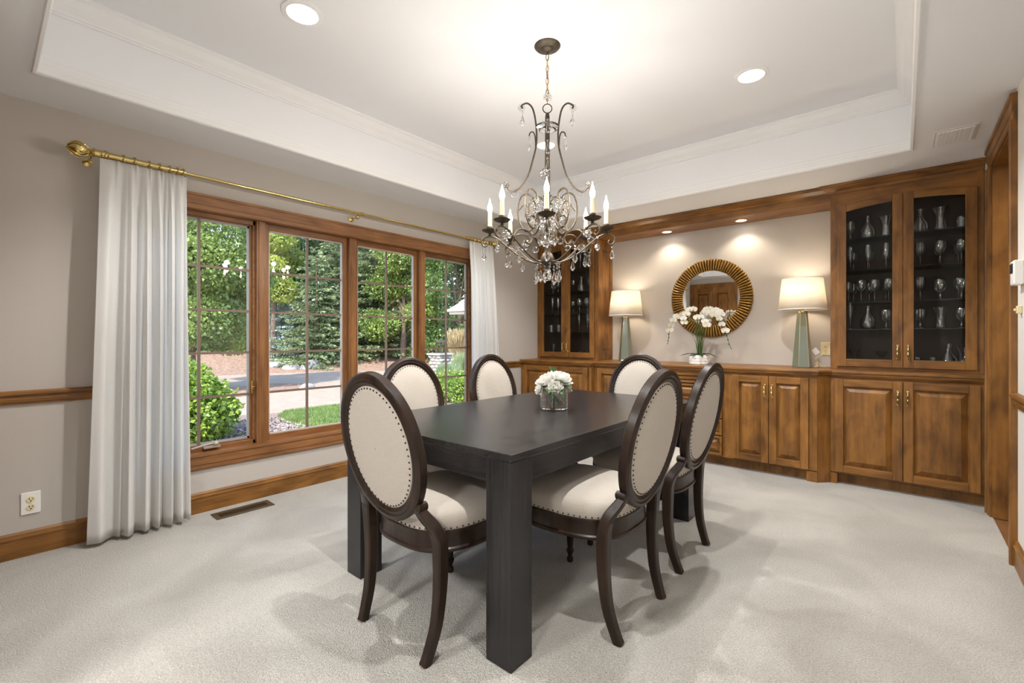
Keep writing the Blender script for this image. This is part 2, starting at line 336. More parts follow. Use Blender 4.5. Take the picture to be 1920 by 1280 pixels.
# back wall double door (seen in the mirror)
d = empty('door_1', (-3.1, YB, 0)); d['kind'] = 'structure'
f = MB(); f.box(-3.56, -3.49, YB, YB + .03, 0, 2.33).box(-2.69, -2.60, YB, YB + .03, 0, 2.33).box(-3.49, -2.69, YB, YB + .03, 2.24, 2.33); f.build('door_frame', W[2], d, bevel=.004)
def panel_door(x0, x1, z0, z1, y, dy, sw=.06, rails=None, th=.022, m=None, parent=None, name='door', arch=None):
    """raised-panel leaf on plane y, facing dy(-1/+1); builds frame, returns object; panel as a child"""
    f = MB(); rails = rails or [(z0, z0 + sw), (z1 - sw, z1)]
    ya, yb = sorted((y, y + dy * th))
    f.box(x0, x0 + sw, ya, yb, z0, z1).box(x1 - sw, x1, ya, yb, z0, z1)
    f.slot = 1
    for a, b_ in rails: f.box(x0 + sw, x1 - sw, ya, yb, a, b_)
    o = f.build(name, [m or W[2], W[0]], parent, bevel=.003)
    p = MB()
    rs = sorted(rails)
    for (a, b_), (c_, e) in zip(rs[:-1], rs[1:]):
        X0, X1, Z0, Z1 = x0 + sw, x1 - sw, b_, c_; i = min(.042, (X1 - X0) * .22, (Z1 - Z0) * .3)
        y1, y2 = y + dy * th * .08, y + dy * th * .98
        vs = [(X0, y1, Z0), (X1, y1, Z0), (X1, y1, Z1), (X0, y1, Z1), (X0 + .006, y1, Z0 + .006), (X1 - .006, y1, Z0 + .006), (X1 - .006, y1, Z1 - .006), (X0 + .006, y1, Z1 - .006),
              (X0 + i, y2, Z0 + i), (X1 - i, y2, Z0 + i), (X1 - i, y2, Z1 - i), (X0 + i, y2, Z1 - i)]
        p.add(vs, [(0, 1, 5, 4), (1, 2, 6, 5), (2, 3, 7, 6), (3, 0, 4, 7), (4, 5, 9, 8), (5, 6, 10, 9), (6, 7, 11, 10), (7, 4, 8, 11), (8, 9, 10, 11)])
    return o, p
for x0, x1 in ((-3.49, -3.092), (-3.088, -2.69)):
    o, p = panel_door(x0, x1, .01, 2.24, YB, 1, sw=.085, rails=[(.01, .15), (.95, 1.06), (2.12, 2.24)], th=.035, parent=d, name='door_leaf')
    p.build('door_panel', W[2], o)
# wall vent in the soffit, floor register, outlets, thermostat
v = empty('ceiling_vent', (.247, 3.995, ZC)); tag(v, 'white rectangular air vent set in the lowered ceiling near the wooden cabinets', 'vent')
MB().box(.146, .348, 3.85, 4.14, ZC - .006, ZC + .001).build('vent_frame', M['vent'], v, bevel=.004)
s = MB().box(.160, .334, 3.868, 4.122, ZC - .009, ZC - .005)
for i in range(9): s.box(.166 + i * .019, .178 + i * .019, 3.875, 4.115, ZC - .0125, ZC - .008)
s.build('vent_slats', M['trimw'], v)
v = empty('floor_register', (-3.40, 1.18, 0)); tag(v, 'bronze floor register with lattice grille in the carpet below the window', 'floor vent')
g = MB(); g.box(-3.468, -3.334, 1.0, 1.03, .0, .006).box(-3.468, -3.334, 1.325, 1.355, 0, .006).box(-3.468, -3.44, 1.03, 1.325, 0, .006).box(-3.362, -3.334, 1.03, 1.325, 0, .006)
g.build('register_frame', M['register'], v, bevel=.002)
g = MB()
for i in range(22):
    y = 1.032 + i * .0135
    g.add([(-3.44, y, .001), (-3.44, y + .004, .001), (-3.362, y + .024, .001), (-3.362, y + .020, .001), (-3.44, y, .005), (-3.44, y + .004, .005), (-3.362, y + .024, .005), (-3.362, y + .020, .005)], [(4, 5, 6, 7), (0, 3, 2, 1), (0, 1, 5, 4), (3, 7, 6, 2), (1, 2, 6, 5), (0, 4, 7, 3)])
g.build('register_grille', M['register'], v)
MB().box(-3.44, -3.362, 1.03, 1.325, .0, .0012).build('register_opening', M['dark'], v)
def outlet(cx, z, plane, label, plate_m, face_m, hw=.036, hh=.058):
    """plane 'x' = on the window wall, 'y' = on the far wall"""
    if plane == 'x': T = Matrix.Translation((XL, cx, z)) @ Matrix.Rotation(PI / 2, 4, 'Z') @ Matrix.Rotation(PI / 2, 4, 'X')
    else: T = Matrix.Translation((cx, YW, z)) @ Matrix.Rotation(PI / 2, 4, 'X')
    e = empty('wall_outlet', tuple(T.translation)); tag(e, label, 'outlet')
    MB().box(-hw, hw, -hh, hh, 0, .007, T).build('cover_plate', plate_m, e, bevel=.003)
    for s_ in (-1, 1):
        f = MB(); f.lathe([(.0165, .006), (.0165, .011), (.0001, .011)], 20, T @ Matrix.Translation((0, s_ * .0205, 0))); fo = f.build('receptacle', face_m, e)
        h = MB(); 
        for dx, dy, a, b_ in ((-.006, .003, .0016, .005), (.006, .003, .0016, .004), (0, -.008, .0028, .0028)):
            h.box(dx - a, dx + a, s_ * .0205 + dy - b_, s_ * .0205 + dy + b_, .0105, .0114, T)
        h.build('slot', M['dark'], fo)
    return e
outlet(.19, .279, 'x', 'white outlet plate with ivory receptacles low on the wall left of the curtain', M['white_plate'], M['ivory'], .0375, .0585)
outlet(-.535, 1.066, 'y', 'cream outlet plate on the wall just right of the right table lamp', M['ivory'], M['ivory'])
# thermostat / keypad at the right edge
k = empty('wall_keypad', (XR, 3.31, 1.49)); tag(k, 'white wall keypad with yellowed side on the wall at the right edge of the photo', 'thermostat')
MB().box(XR - .036, XR, 3.28, 3.37, 1.425, 1.545).build('keypad_body', M['white_plate'], k, bevel=.006)
MB().box(XR - .040, XR - .034, 3.295, 3.355, 1.485, 1.53).build('keypad_screen', M['dark'], k, bevel=.002)
k = MB(); k.box(XR - .018, XR, 3.325, 3.365, 1.285, 1.325).box(XR - .027, XR - .016, 3.338, 3.352, 1.298, 1.312)
tag(k.build('light_switch', M['ivory'], bevel=.004), 'small ivory switch knob on the wall below the white keypad', 'switch')
# ================================================================== WINDOWS
b = MB(); px = XL + .0
apr = [(0, 0), (.012, 0), (.016, .006), (.016, .03), (.02, .036), (.02, .085), (.026, .09), (.026, .105), (0, .105)]
profile_run(b, apr, (XL, WY0 - .1, WZ0 - .098), (XL, WY1 + .1, WZ0 - .098), (1, 0, 0))
profile_run(b, [(o, u) for o, u in apr], (XL, WY0 - .1, WZ1 - .01), (XL, WY1 + .1, WZ1 - .01), (1, 0, 0))
struct('trim_7', b, WW[1])
b = MB()
for s_, y in ((-1, WY0), (1, WY1)): profile_run(b, apr, (XL, y, WZ0), (XL, y, WZ1), (1, 0, 0), up=(0, s_, 0))
struct('trim_8', b, WW[2])
gl = XL - .09                                        # sash plane
b = MB(); b.box(XL - .149, XL + .004, WY0, WY1, WZ0 - .02, WZ0 + .008).box(XL - .149, XL + .004, WY0, WY1, WZ1 - .008, WZ1 + .02)
struct('trim_9', b, WW[1])
b = MB(); b.box(XL - .149, XL + .004, WY0 - .01, WY0 + .02, WZ0, WZ1).box(XL - .149, XL + .004, WY1 - .02, WY1 + .01, WZ0, WZ1)
for y0, y1 in ((1.335, 1.398), (2.072, 2.137), (2.822, 2.888)):
    b.box(XL - .149, XL - .028, y0, y1, WZ0 + .004, WZ1 - .004); b.box(XL - .034, XL - .022, y0 + .012, y1 - .012, WZ0 + .004, WZ1 - .004)
struct('trim_10', b, WW[2], bevel=.002)
wins = [(.64, 1.335, True), (1.398, 2.072, False), (2.137, 2.822, False), (2.888, 3.54, True)]
for i, (y0, y1, case) in enumerate(wins):
    e = empty('window_%d' % (i + 1), (gl, (y0 + y1) / 2, WZ0)); e['kind'] = 'structure'
    z0, z1 = WZ0 + .008, WZ1 - .008; sw = .036 if not case else .030
    f = MB(); xx = (gl - .02, gl + .022) if not case else (gl - .035, gl + .004)
    f.box(*xx, y0, y0 + sw, z0, z1).box(*xx, y1 - sw, y1, z0, z1); f.slot = 1
    f.box(*xx, y0 + sw, y1 - sw, z0, z0 + sw + .008).box(*xx, y0 + sw, y1 - sw, z1 - sw - .008, z1); f.build('sash', [WW[2], WW[1]], e, bevel=.002)
    if case:
        f = MB(); xf = (gl + .006, gl + .030)
        f.box(*xf, y0, y0 + .016, z0, z1).box(*xf, y1 - .016, y1, z0, z1).box(*xf, y0, y1, z0, z0 + .028).box(*xf, y0, y1, z1 - .03, z1); f.build('inner_stop', WW[1], e, bevel=.002)
    l = MB(); xl = (gl - .012, gl + (.0 if case else .012)); q = .014 if case else .009; a, c_, u, t = y0 + sw, y1 - sw, z0 + sw + .008, z1 - sw - .008
    l.box(*xl, a, a + q, u, t).box(*xl, c_ - q, c_, u, t).box(*xl, a, c_, u, u + q).box(*xl, a, c_, t - q, t); l.build('glazing_bead', M['screenf'] if case else M['sashliner'], e)
    mu = MB(); ym = (a + c_) / 2; mu.box(gl - .008, gl + .004, ym - .009, ym + .009, u, t)
    for zz in (.755, 1.06, 1.36, 1.66): mu.box(gl - .0075, gl + .0035, a, c_, zz - .008, zz + .008)
    mu.build('muntin_grid', M['muntin'], e)
    MB().box(gl - .013, gl - .010, a, c_, u, t).build('glass_pane', M['pane'], e)
    if i == 0:
        cr = MB(); cr.box(gl + .03, gl + .065, 1.0, 1.1, z0 + .02, z0 + .032).ball((gl + .05, 1.075, z0 + .045), .022, 10, sz=.8).tube([(gl + .05, 1.07, z0 + .05), (gl + .06, 1.0, z0 + .045), (gl + .06, .93, z0 + .032)], .006, 8, sm=4)
        cr.build('crank_handle', M['hardware'], e, smooth=True)
        lk = MB(); lk.box(gl + .03, gl + .044, 1.308, 1.322, .76, .85).box(gl + .04, gl + .056, 1.306, 1.324, .79, .812); lk.build('latch', M['brass_old'], e, bevel=.002)
# ================================================================== CURTAIN ROD AND CURTAINS
RX, RZ = -3.45, 2.205
e = empty('curtain_rod', (RX, 2.07, RZ)); tag(e, 'long polished brass curtain rod above the window with ornate ball finials', 'curtain rod')
r = MB(); r.tube([(RX, .44, RZ), (RX, .86, RZ)], .017, 16).tube([(RX, .86, RZ), (RX, 3.30, RZ)], .0105, 14).tube([(RX, 3.30, RZ), (RX, 3.68, RZ)], .017, 16)
for y in (2.09, 2.105): r.tube([(RX, y, RZ), (RX, y + .008, RZ)], .0145, 14)
r.build('rod', M['brass'], e, smooth=True)
for s_, y in ((-1, .44), (1, 3.68)):
    T = Matrix.Translation((RX, y, RZ)) @ Matrix.Rotation(-s_ * PI / 2, 4, 'X')
    f = MB(); f.lathe([(.019, -.05), (.023, -.048), (.019, -.04), (.021, -.02), (.024, -.018), (.021, -.01), (.021, .01), (.025, .014), (.016, .022), (.012, .03), (.02, .038), (.032, .05), (.038, .066), (.040, .078), (.036, .094), (.024, .108), (.010, .116), (.006, .122), (.0005, .124)], 20, T)
    for k in range(8):
        a = k * PI / 4; f.tube([T @ Vector((math.cos(a + t * .9) * R_, math.sin(a + t * .9) * R_, .035 + t * .085)) for t, R_ in ((0, .018), (.25, .035), (.5, .0405), (.75, .034), (1, .012))], .0035, 6, sm=3)
    f.build('finial', M['brass'], e, smooth=True)
for y in (.415, 2.07, 3.55):
    f = MB(); f.tube([(XL, y, RZ - .03), (RX - .02, y, RZ - .03), (RX, y, RZ - .012)], .006, 8); f.lathe([(.024, 0), (.024, .006), (.012, .012), (.0005, .014)], 16, Matrix.Translation((XL, y, RZ - .03)) @ Matrix.Rotation(PI / 2, 4, 'Y'))
    if y == 2.07: f.ball((RX, y - .012, RZ - .036), .017, 12)
    f.build('bracket', M['brass'], e, smooth=True)
def curtain(name, label, y0t, y1t, y0b, y1b, ztop, nf, seed, rings, pleats, warp=1.0):
    rd = random.Random(seed); e = empty(name, (RX, (y0b + y1b) / 2, .02)); tag(e, label, 'curtain')
    N, Hn = nf * 22, 40; vs = []
    amp = [rd.uniform(.7, 1.25) for _ in range(nf + 1)]; wob = [rd.uniform(-.25, .25) for _ in range(nf + 1)]
    for j in range(Hn + 1):
        t = j / Hn; z = ztop + (.022 - ztop) * t
        for i in range(N + 1):
            u = i / N; uw = u ** warp; k = min(nf - 1, int(uw * nf)); ph = uw * nf * 2 * PI
            y = (y0t + (y1t - y0t) * u) * (1 - t) + (y0b + (y1b - y0b) * u) * t
            s_ = min(1, t * 7); A = .006 + (.024 + .012 * t) * s_
            x = RX + .012 + A * amp[k] * math.sin(ph + wob[k] * 2 + .5 * math.sin(t * 3 + k)) + .006 * math.sin(u * 9 + t * 5) * s_
            pin = math.exp(-((uw * pleats) % 1 - .5) ** 2 / .006) * math.exp(-t * 22)
            x += .022 * pin
            y += .004 * math.sin(ph * 2) * s_
            vs.append((x, y, z))
    fs = [(j * (N + 1) + i, j * (N + 1) + i + 1, (j + 1) * (N + 1) + i + 1, (j + 1) * (N + 1) + i) for j in range(Hn) for i in range(N)]
    o = MB().add(vs, fs).build('curtain_panel', M['curtain'], e, smooth='all')
    sd = o.modifiers.new('thick', 'SOLIDIFY'); sd.thickness = .0015
    for y in rings:
        g = MB(); g.tube([(RX + .024 * math.cos(a), y + .004 * math.sin(a * 2), RZ + .024 * math.sin(a)) for a in [2 * PI * q / 20 for q in range(20)]], .0022, 6, closed=True)
        g.tube([(RX, y, RZ - .024), (RX + .006, y, RZ - .034), (RX, y, RZ - .04)], .0018, 6)
        g.build('curtain_ring', M['brass_old'], e, smooth=True)
    return e
curtain('curtain', 'white linen curtain panel with pinch pleats hanging left of the window', .452, .862, .395, .878, 2.178, 6, 3, (.475, .555, .605, .675, .725, .775, .815, .845), 6, 1.5)
curtain('curtain', 'white linen curtain panel gathered at the right end of the window', 3.34, 3.70, 3.40, 3.83, 2.178, 7, 9, (3.36, 3.41, 3.46, 3.51, 3.56, 3.61, 3.65, 3.69), 8)
# ================================================================== BUILT-IN CABINETS
def pull(x, z, y, parent, h=.10, name='handle'):
    p = MB(); p.tube([(x, y, z), (x, y - .022, z - .004), (x, y - .026, z - h * .3), (x, y - .024, z - h * .5), (x, y - .026, z - h * .7), (x, y - .022, z - h + .004), (x, y, z - h)], lambda t: .0045 + .002 * math.sin(t * PI) ** 2, 8, sm=5)
    p.lathe([(.008, 0), (.008, .004), (.004, .007)], 10, Matrix.Translation((x, y, z)) @ Matrix.Rotation(PI / 2, 4, 'X')); p.lathe([(.008, 0), (.008, .004), (.004, .007)], 10, Matrix.Translation((x, y, z - h)) @ Matrix.Rotation(PI / 2, 4, 'X'))
    return p.build(name, M['brass'], parent, smooth=True)
def base_unit(label, x0, x1, yf, doors, drawers=(), xl=None, xr=None, feet=()):
    """yf: face-frame plane; doors list of (x0,x1,handle side)"""
    e = empty('base_cabinet', ((x0 + x1) / 2, yf, 0)); tag(e, label, 'cabinet', None)
    b = MB(); b.box(x0, x1, yf + .02, YW, .09, .868).box(x0, x1, yf + .07, YW, 0, .09); b.build('body', W[2], e)
    f = MB(); edges = sorted(set([x0, x1]))
    f.box(x0, x1, yf, yf + .02, .835, .868).box(x0, x1, yf, yf + .02, .085, .10)
    # stiles fill every gap between openings
    ops = sorted([(min(d_[0] for d_ in g), max(d_[1] for d_ in g)) for g in doors] + [(a, b_) for a, b_, *_ in drawers[:1]])
    cur = x0
    for a, b_ in ops: f.box(cur, a, yf, yf + .02, .10, .835); cur = b_
    f.box(cur, x1, yf, yf + .02, .10, .835)
    for a, b_ in feet: f.box(a, b_, yf, yf + .075, 0, .09)
    f.build('face_frame', W[2], e)
    c = MB(); profile_run(c, [(0, 0), (.006, .004), (.010, .012), (.018, .018), (.018, .022), (0, .022)], (x0, yf, .846), (x1, yf, .846), (0, -1, 0)); c.build('counter_moulding', W[0], e)
    for g in doors:
        for i, (a, b_) in enumerate(g):
            o, p = panel_door(a + .002, b_ - .002, .098, .838, yf, -1, sw=.056, parent=e)
            p.build('raised_panel', W[2], o)
            hx = b_ - .028 if i == 0 else a + .028
            pull(hx, .765, yf - .02, o)
    for a, b_, z0, z1, kn in drawers:
        o, p = panel_door(a + .002, b_ - .002, z0, z1, yf, -1, sw=.02, parent=e, m=W[0], name='drawer')
        p.build('raised_panel', W[0], o)
        for kx in kn: MB().lathe([(.006, 0), (.005, .012), (.013, .018), (.013, .024), (.0005, .028)], 14, Matrix.Translation((kx, yf - .02, (z0 + z1) / 2)) @ Matrix.Rotation(PI / 2, 4, 'X')).build('knob', M['brass'], o, smooth=True)
    return e
YL, YC, YR = 4.345, 4.40, 4.485
base_unit('wood base cabinet below the left display cabinet, in the corner by the window', -3.565, -2.575, YL, [[(-3.515, -3.065), (-3.065, -2.615)]])
dr = [(-1.865, -1.245, .742, .832, (-1.70, -1.41)), (-1.865, -1.245, .588, .732, ()), (-1.865, -1.245, .436, .578, ()), (-1.865, -1.245, .283, .426, ()), (-1.865, -1.245, .10, .273, ())]
base_unit('long middle base cabinet with drawers between door pairs, under the round mirror', -2.573, -.525, YC, [[(-2.53, -2.24), (-2.24, -1.95)], [(-1.16, -.87), (-.87, -.58)]], dr, feet=((-.60, -.525),))
base_unit('right base cabinet with two wide raised-panel doors below the glass display cabinet', -.445, .44, YR, [[(-.417, 0), (0, .408)]], feet=((-.445, -.40),))
t = MB(); t.prism([(-.524, 4.401), (-.446, 4.486), (-.446, YW), (-.524, YW)], 0, .868)
tag(t.build('corner_filler', W[2]), 'narrow angled wood filler post between middle and right base cabinets', 'cabinet')
# worktop
t = MB(); o_ = .022
poly = [(-3.568, YW), (-3.568, YL - o_), (-2.56, YL - o_), (-2.56, YC - o_), (-.517, YC - o_), (-.437, YR - o_), (.441, YR - o_), (.441, YW)]
t.prism(poly, .868, .885); ct = t.build('countertop', W[0], bevel=.005, seg=3)
tag(ct, 'continuous stained wood countertop running along all base cabinets', 'countertop')
t = MB(); o_ = .03
t.prism([(-3.568, YW), (-3.568, YL - o_), (-2.552, YL - o_), (-2.552, YC - o_), (-.512, YC - o_), (-.432, YR - o_), (.441, YR - o_), (.441, YW)], .885, .905)
t.build('top_edge', W[0], ct, bevel=.004)
# upper display cabinets
YU = 4.68
def arch_z(x, xm, hw, zo, zi): return zo + (zi - zo) * math.cos(min(1, abs(x - xm) / hw) * PI / 2 * .92) ** .8
def arch_strip(mb, xa, xb, y0, y1, fz0, fz1, n=14):
    """solid between curves fz0(x) and fz1(x)"""
    xs = [xa + (xb - xa) * i / n for i in range(n + 1)]; vs = []
    for x in xs: vs += [(x, y0, fz0(x)), (x, y0, fz1(x)), (x, y1, fz1(x)), (x, y1, fz0(x))]
    fs = [(0, 1, 2, 3), tuple(4 * n + k for k in (3, 2, 1, 0))]
    for i in range(n):
        a = 4 * i
        for k in range(4): fs.append((a + k, a + 4 + k, a + 4 + (k + 1) % 4, a + (k + 1) % 4))
    mb.add(vs, fs)
shelf_z = (1.235, 1.455, 1.722, 1.985)
def upper_unit(label, x0, x1, xd0, xm, xd1, side):
    e = empty('display_cabinet', ((x0 + x1) / 2, YU, .905)); tag(e, label, 'cabinet')
    hw = (xd1 - xd0) / 2; zt = 2.40
    b = MB(); b.box(x0, x0 + .018, YU + .02, YW - .002, .906, zt).box(x1 - .018, x1, YU + .02, YW - .002, .906, zt)
    b.box(x0 + .018, x1 - .018, YU + .02, YW - .002, zt - .06, zt); b.build('case', W[2], e)
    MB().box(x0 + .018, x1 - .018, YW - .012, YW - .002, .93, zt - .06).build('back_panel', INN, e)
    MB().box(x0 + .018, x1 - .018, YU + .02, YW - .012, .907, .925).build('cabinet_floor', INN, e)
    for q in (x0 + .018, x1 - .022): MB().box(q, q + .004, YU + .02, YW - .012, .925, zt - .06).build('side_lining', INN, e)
    for p0, p1 in ((x0, xd0), (xd1, x1)): MB().box(p0, p1, YU, YU + .02, .906, 2.42).build('face_stile', W[2], e)
    MB().box(xd0, xd1, YU, YU + .02, .906, .935).build('bottom_rail', W[0], e); f = MB()
    az = lambda x: arch_z(x, xm, hw, 2.243, 2.295)
    arch_strip(f, xd0, xd1, YU, YU + .02, lambda x: az(x) - .012, lambda x: 2.42, 30); f.build('arched_rail', W[0], e)
    for i, (a, b_) in enumerate(((xd0, xm), (xm, xd1))):
        a += .0015; b_ -= .0015; sw = .062; zb = .932; y0, y1 = YU - .02, YU
        gz = lambda x: arch_z(x, xm, hw, 2.185, 2.238)
        d_ = MB()
        for p0, p1 in ((a, a + sw), (b_ - sw, b_)): arch_strip(d_, p0, p1, y0, y1, lambda x: zb, lambda x: az(x) - .004, 4)
        d_.slot = 1; r_ = d_; r_.box(a + sw, b_ - sw, y0, y1, zb, zb + .062); arch_strip(r_, a + sw, b_ - sw, y0, y1, gz, lambda x: az(x) - .004, 12)
        o = d_.build('door', [W[2], W[0]], e, bevel=.0025)
        g = MB(); arch_strip(g, a + sw - .004, b_ - sw + .004, y0 + .008, y0 + .011, lambda x: zb + .058, lambda x: gz(x) + .004, 12); g.build('glass_pane', M['cpane'], o)
        pull(b_ - .03 if i == 0 else a + .03, 1.105, y0, o)
    for z in shelf_z:
        MB().box(x0 + .024, x1 - .024, YU + .03, YW - .014, z - .004, z + .004).build('glass_shelf', M['shelfg'], e)
    # crown
    c = MB(); cp = [(0, 0), (.006, 0), (.012, .012), (.014, .02), (.03, .03), (.048, .045), (.05, .05), (.06, .052), (.066, .058), (.066, .07), (0, .07)]
    profile_run(c, cp, (x0 - (.0 if side < 0 else .0), YU, 2.368), (x1, YU, 2.368), (0, -1, 0), m0=(-1 if side > 0 else 0), m1=(-1 if side < 0 else 0)); 
    if side > 0: profile_run(c, cp, (x0, YU, 2.368), (x0, YU + .05, 2.368), (-1, 0, 0), m0=-1)
    else: profile_run(c, cp, (x1, YU, 2.368), (x1, YU + .05, 2.368), (1, 0, 0), m0=-1)
    c.build('crown_moulding', W[0], e)
    if side < 0:
        s = MB(); X = x1 + .001; y0, y1, z0, z1 = YU + .075, YW - .06, 1.01, 2.20
        s.box(x1, x1 + .012, YU, YU + .075, .906, 2.316).box(x1, x1 + .012, YW - .06, YW - .002, .906, 2.316).box(x1, x1 + .012, y0, y1, .906, z0).box(x1, x1 + .012, y0, y1, z1, 2.316); s.build('side_frame', W[2], e, bevel=.002)
        p = MB(); i_ = .03; P_ = [(x1 + .003, a, b_) for a, b_ in ((y0, z0), (y1, z0), (y1, z1), (y0, z1))] + [(x1 + .011, a, b_) for a, b_ in ((y0 + i_, z0 + i_), (y1 - i_, z0 + i_), (y1 - i_, z1 - i_), (y0 + i_, z1 - i_))]
        p.add(P_, [(0, 1, 5, 4), (1, 2, 6, 5), (2, 3, 7, 6), (3, 0, 4, 7), (4, 5, 6, 7)]); p.build('side_panel', W[2], e)
    return e
upper_unit('glass-door display cabinet at the right with arched tops, holding glassware', -.465, .441, -.420, 0, .408, 1)
upper_unit('glass-door display cabinet in the corner beside the window, holding glassware', -3.566, -2.692, -3.52, -3.125, -2.728, -1)
# beam between them
e = empty('light_bridge', (-1.57, 4.70, 2.318)); tag(e, 'stained wood valance beam spanning between the two display cabinets over the mirror', 'valance')
MB().box(-2.678, -.466, 4.70, YW - .001, 2.318, 2.332).build('soffit_panel', W[0], e)
MB().box(-2.678, -.466, 4.70, 4.722, 2.332, 2.395).build('front_board', W[0], e)
c = MB(); profile_run(c, [(0, 0), (.006, 0), (.012, .01), (.014, .016), (.03, .026), (.048, .038), (.05, .042), (.06, .044), (.066, .05), (.066, .058), (0, .058)], (-2.678, 4.70, 2.376), (-.466, 4.70, 2.376), (0, -1, 0)); c.build('crown_moulding', W[0], e)
tag(MB().box(-2.678, -.466, 4.722, 4.735, 2.40, ZC - .001).build('trim_11', M['ceil']), kind='structure')
# ================================================================== DOWNLIGHTS
def downlight(x, y, z, R_, label, watts, group, warm, trim_m, spot=None):
    e = empty('recessed_light', (x, y, z)); tag(e, label, 'ceiling light', group)
    MB().lathe([(R_ * .74, -.001), (R_ * .76, -.007), (R_, -.004), (R_, .0005)], 32, Matrix.Translation((x, y, z))).build('trim_ring', trim_m, e, smooth=True)
    f = MB(); f.lathe([(.0005, -.0028), (R_ * .74, -.0028)], 32, Matrix.Translation((x, y, z)), cap=False); f.build('lens', M['down'], e)
    L = bpy.data.lights.new('downlight', 'SPOT' if spot else 'AREA'); L.energy = watts; L.color = warm
    if spot: L.spot_size = math.radians(spot); L.spot_blend = .55; L.shadow_soft_size = .03
    else: L.shape = 'DISK'; L.size = R_ * 1.3
    lo = bpy.data.objects.new('downlight', L); col.objects.link(lo); lo.parent = e; lo.location = (0, 0, -.012)
WARM = (1, .975, .95)
downlight(-2.37, 1.10, ZT, .10, 'round recessed ceiling light above the window side, at the top left', DOWN_W, None, WARM, M['trimw'], 118)
downlight(-.74, 3.23, ZT, .10, 'round recessed ceiling light right of the chandelier chain', DOWN_W, None, WARM, M['trimw'], 118)
downlight(-2.37, 3.23, ZT, .10, 'round recessed ceiling light half hidden behind the top of the chandelier', DOWN_W, None, WARM, M['trimw'], 118)
downlight(-.77, 1.10, ZT, .10, 'round recessed ceiling light above the nearest table corner, beyond the top edge', DOWN_W, None, WARM, M['trimw'], 118)
downlight(-1.946, 4.865, 2.318, .062, 'small round light in the wood valance above the mirror, left one', 9, None, (1, .86, .68), M['brass_old'], 125)
downlight(-1.205, 4.865, 2.318, .062, 'small round light in the wood valance above the mirror, right one', 9, None, (1, .86, .68), M['brass_old'], 125)
hl = bpy.data.lights.new('hall_ambient_fill', 'AREA'); hl.energy = 14; hl.size = .4; hl.color = (1, .9, .8); ho = bpy.data.objects.new('hall_ambient_fill', hl); col.objects.link(ho); ho.location = (1.3, 3.6, 2.42)  # added unseen area light, gives the hall some ambient light
# ================================================================== MIRROR
e = empty('round_mirror', (-1.54, YW, 1.583)); tag(e, 'round wall mirror in a gold fluted sunburst frame above the orchid', 'mirror')
T = Matrix.Translation((-1.54, YW, 1.583)) @ Matrix.Rotation(PI / 2, 4, 'X')
nF = 84; b = MB(); vs = []; n = nF * 12
prof = [(.288, .004), (.288, .022), (.30, .026), (.345, .034), (.395, .034), (.41, .026), (.413, .004)]
for r_, z in prof:
    for k in range(n):
        a = 2 * PI * k / n; fl = abs(math.sin(a * nF / 2)); h = z * (1 if z < .01 else (.28 + .78 * fl ** .6)); rr = r_ - (.006 * (1 - fl) if r_ > .38 else 0)
        vs.append((rr * math.cos(a), rr * math.sin(a), h))
fs = [(i * n + k, i * n + (k + 1) % n, (i + 1) * n + (k + 1) % n, (i + 1) * n + k) for i in range(len(prof) - 1) for k in range(n)]
b.add(vs, fs, T).build('fluted_frame', M['mframe'], e)
MB().lathe([(.0005, .014), (.289, .014)], 64, T, cap=False).build('mirror_glass', M['mirror'], e)
MB().lathe([(.405, 0), (.405, .006)], 48, T).build('backing', M['dark'], e)
# ================================================================== TABLE LAMPS
def lamp(x, y, label):
    e = empty('table_lamp', (x, y, .905)); tag(e, label, 'lamp')
    b = MB(); n = 6; b.lathe([(.078, 0), (.080, .006), (.079, .012), (.040, .485), (.040, .49)], n, Matrix.Translation((x, y, .905)) @ Matrix.Rotation(math.radians(18), 4, 'Z')); b.build('lamp_base', M['glaze'], e, bevel=.0015)
    g = MB()
    for k in range(6):
        a = math.radians(18) + k * PI / 3; c_, s_ = math.cos(a), math.sin(a); g.tube([(x + .0795 * c_, y + .0795 * s_, .913), (x + .0405 * c_, y + .0405 * s_, 1.392)], .0016, 6)
    g.build('gilded_edges', M['gold'], e)
    MB().lathe([(.044, .487), (.044, .497), (.014, .5), (.009, .505), (.009, .55), (.015, .552), (.015, .59), (.004, .6)], 18, Matrix.Translation((x, y, .905))).build('lamp_neck', M['brass'], e, smooth=True)
    sh = MB(); sh.lathe([(.188, .515), (.158, .79)], 48, Matrix.Translation((x, y, .905)), cap=False); so_ = sh.build('lamp_shade', M['shade'], e, smooth=True); sd = so_.modifiers.new('t', 'SOLIDIFY'); sd.thickness = .002
    MB().lathe([(.189, .512), (.1885, .52)], 48, Matrix.Translation((x, y, .905)), cap=False).build('shade_binding', M['trimw'], so_); MB().lathe([(.1585, .785), (.1580, .793)], 48, Matrix.Translation((x, y, .905)), cap=False).build('shade_binding', M['trimw'], so_)
    MB().ball((x, y, 1.56), .03, 14, sz=1.3).build('bulb', M['lbulb'], e, smooth=True)
    L = bpy.data.lights.new('lamp_light', 'POINT'); L.energy = 2.6; L.color = (1, .86, .66); L.shadow_soft_size = .04
    lo = bpy.data.objects.new('lamp_light', L); col.objects.link(lo); lo.parent = e; lo.location = (0, -.0, .725)
    return e
lamp(-2.40, 4.80, 'table lamp with white drum shade and sage tapered base beside the left display cabinet')
lr = lamp(-.685, 4.80, 'table lamp with white drum shade and sage tapered base beside the right display cabinet')
c = MB(); c.tube([(-.60, 4.86, .908), (-.585, 4.90, .925), (-.595, 4.93, .95), (-.575, 4.95, .915), (-.57, 4.97, .93), (-.60, 4.985, .96), (-.57, 4.985, 1.0), (-.535, 5.0, 1.04)], .0025, 6, sm=6)
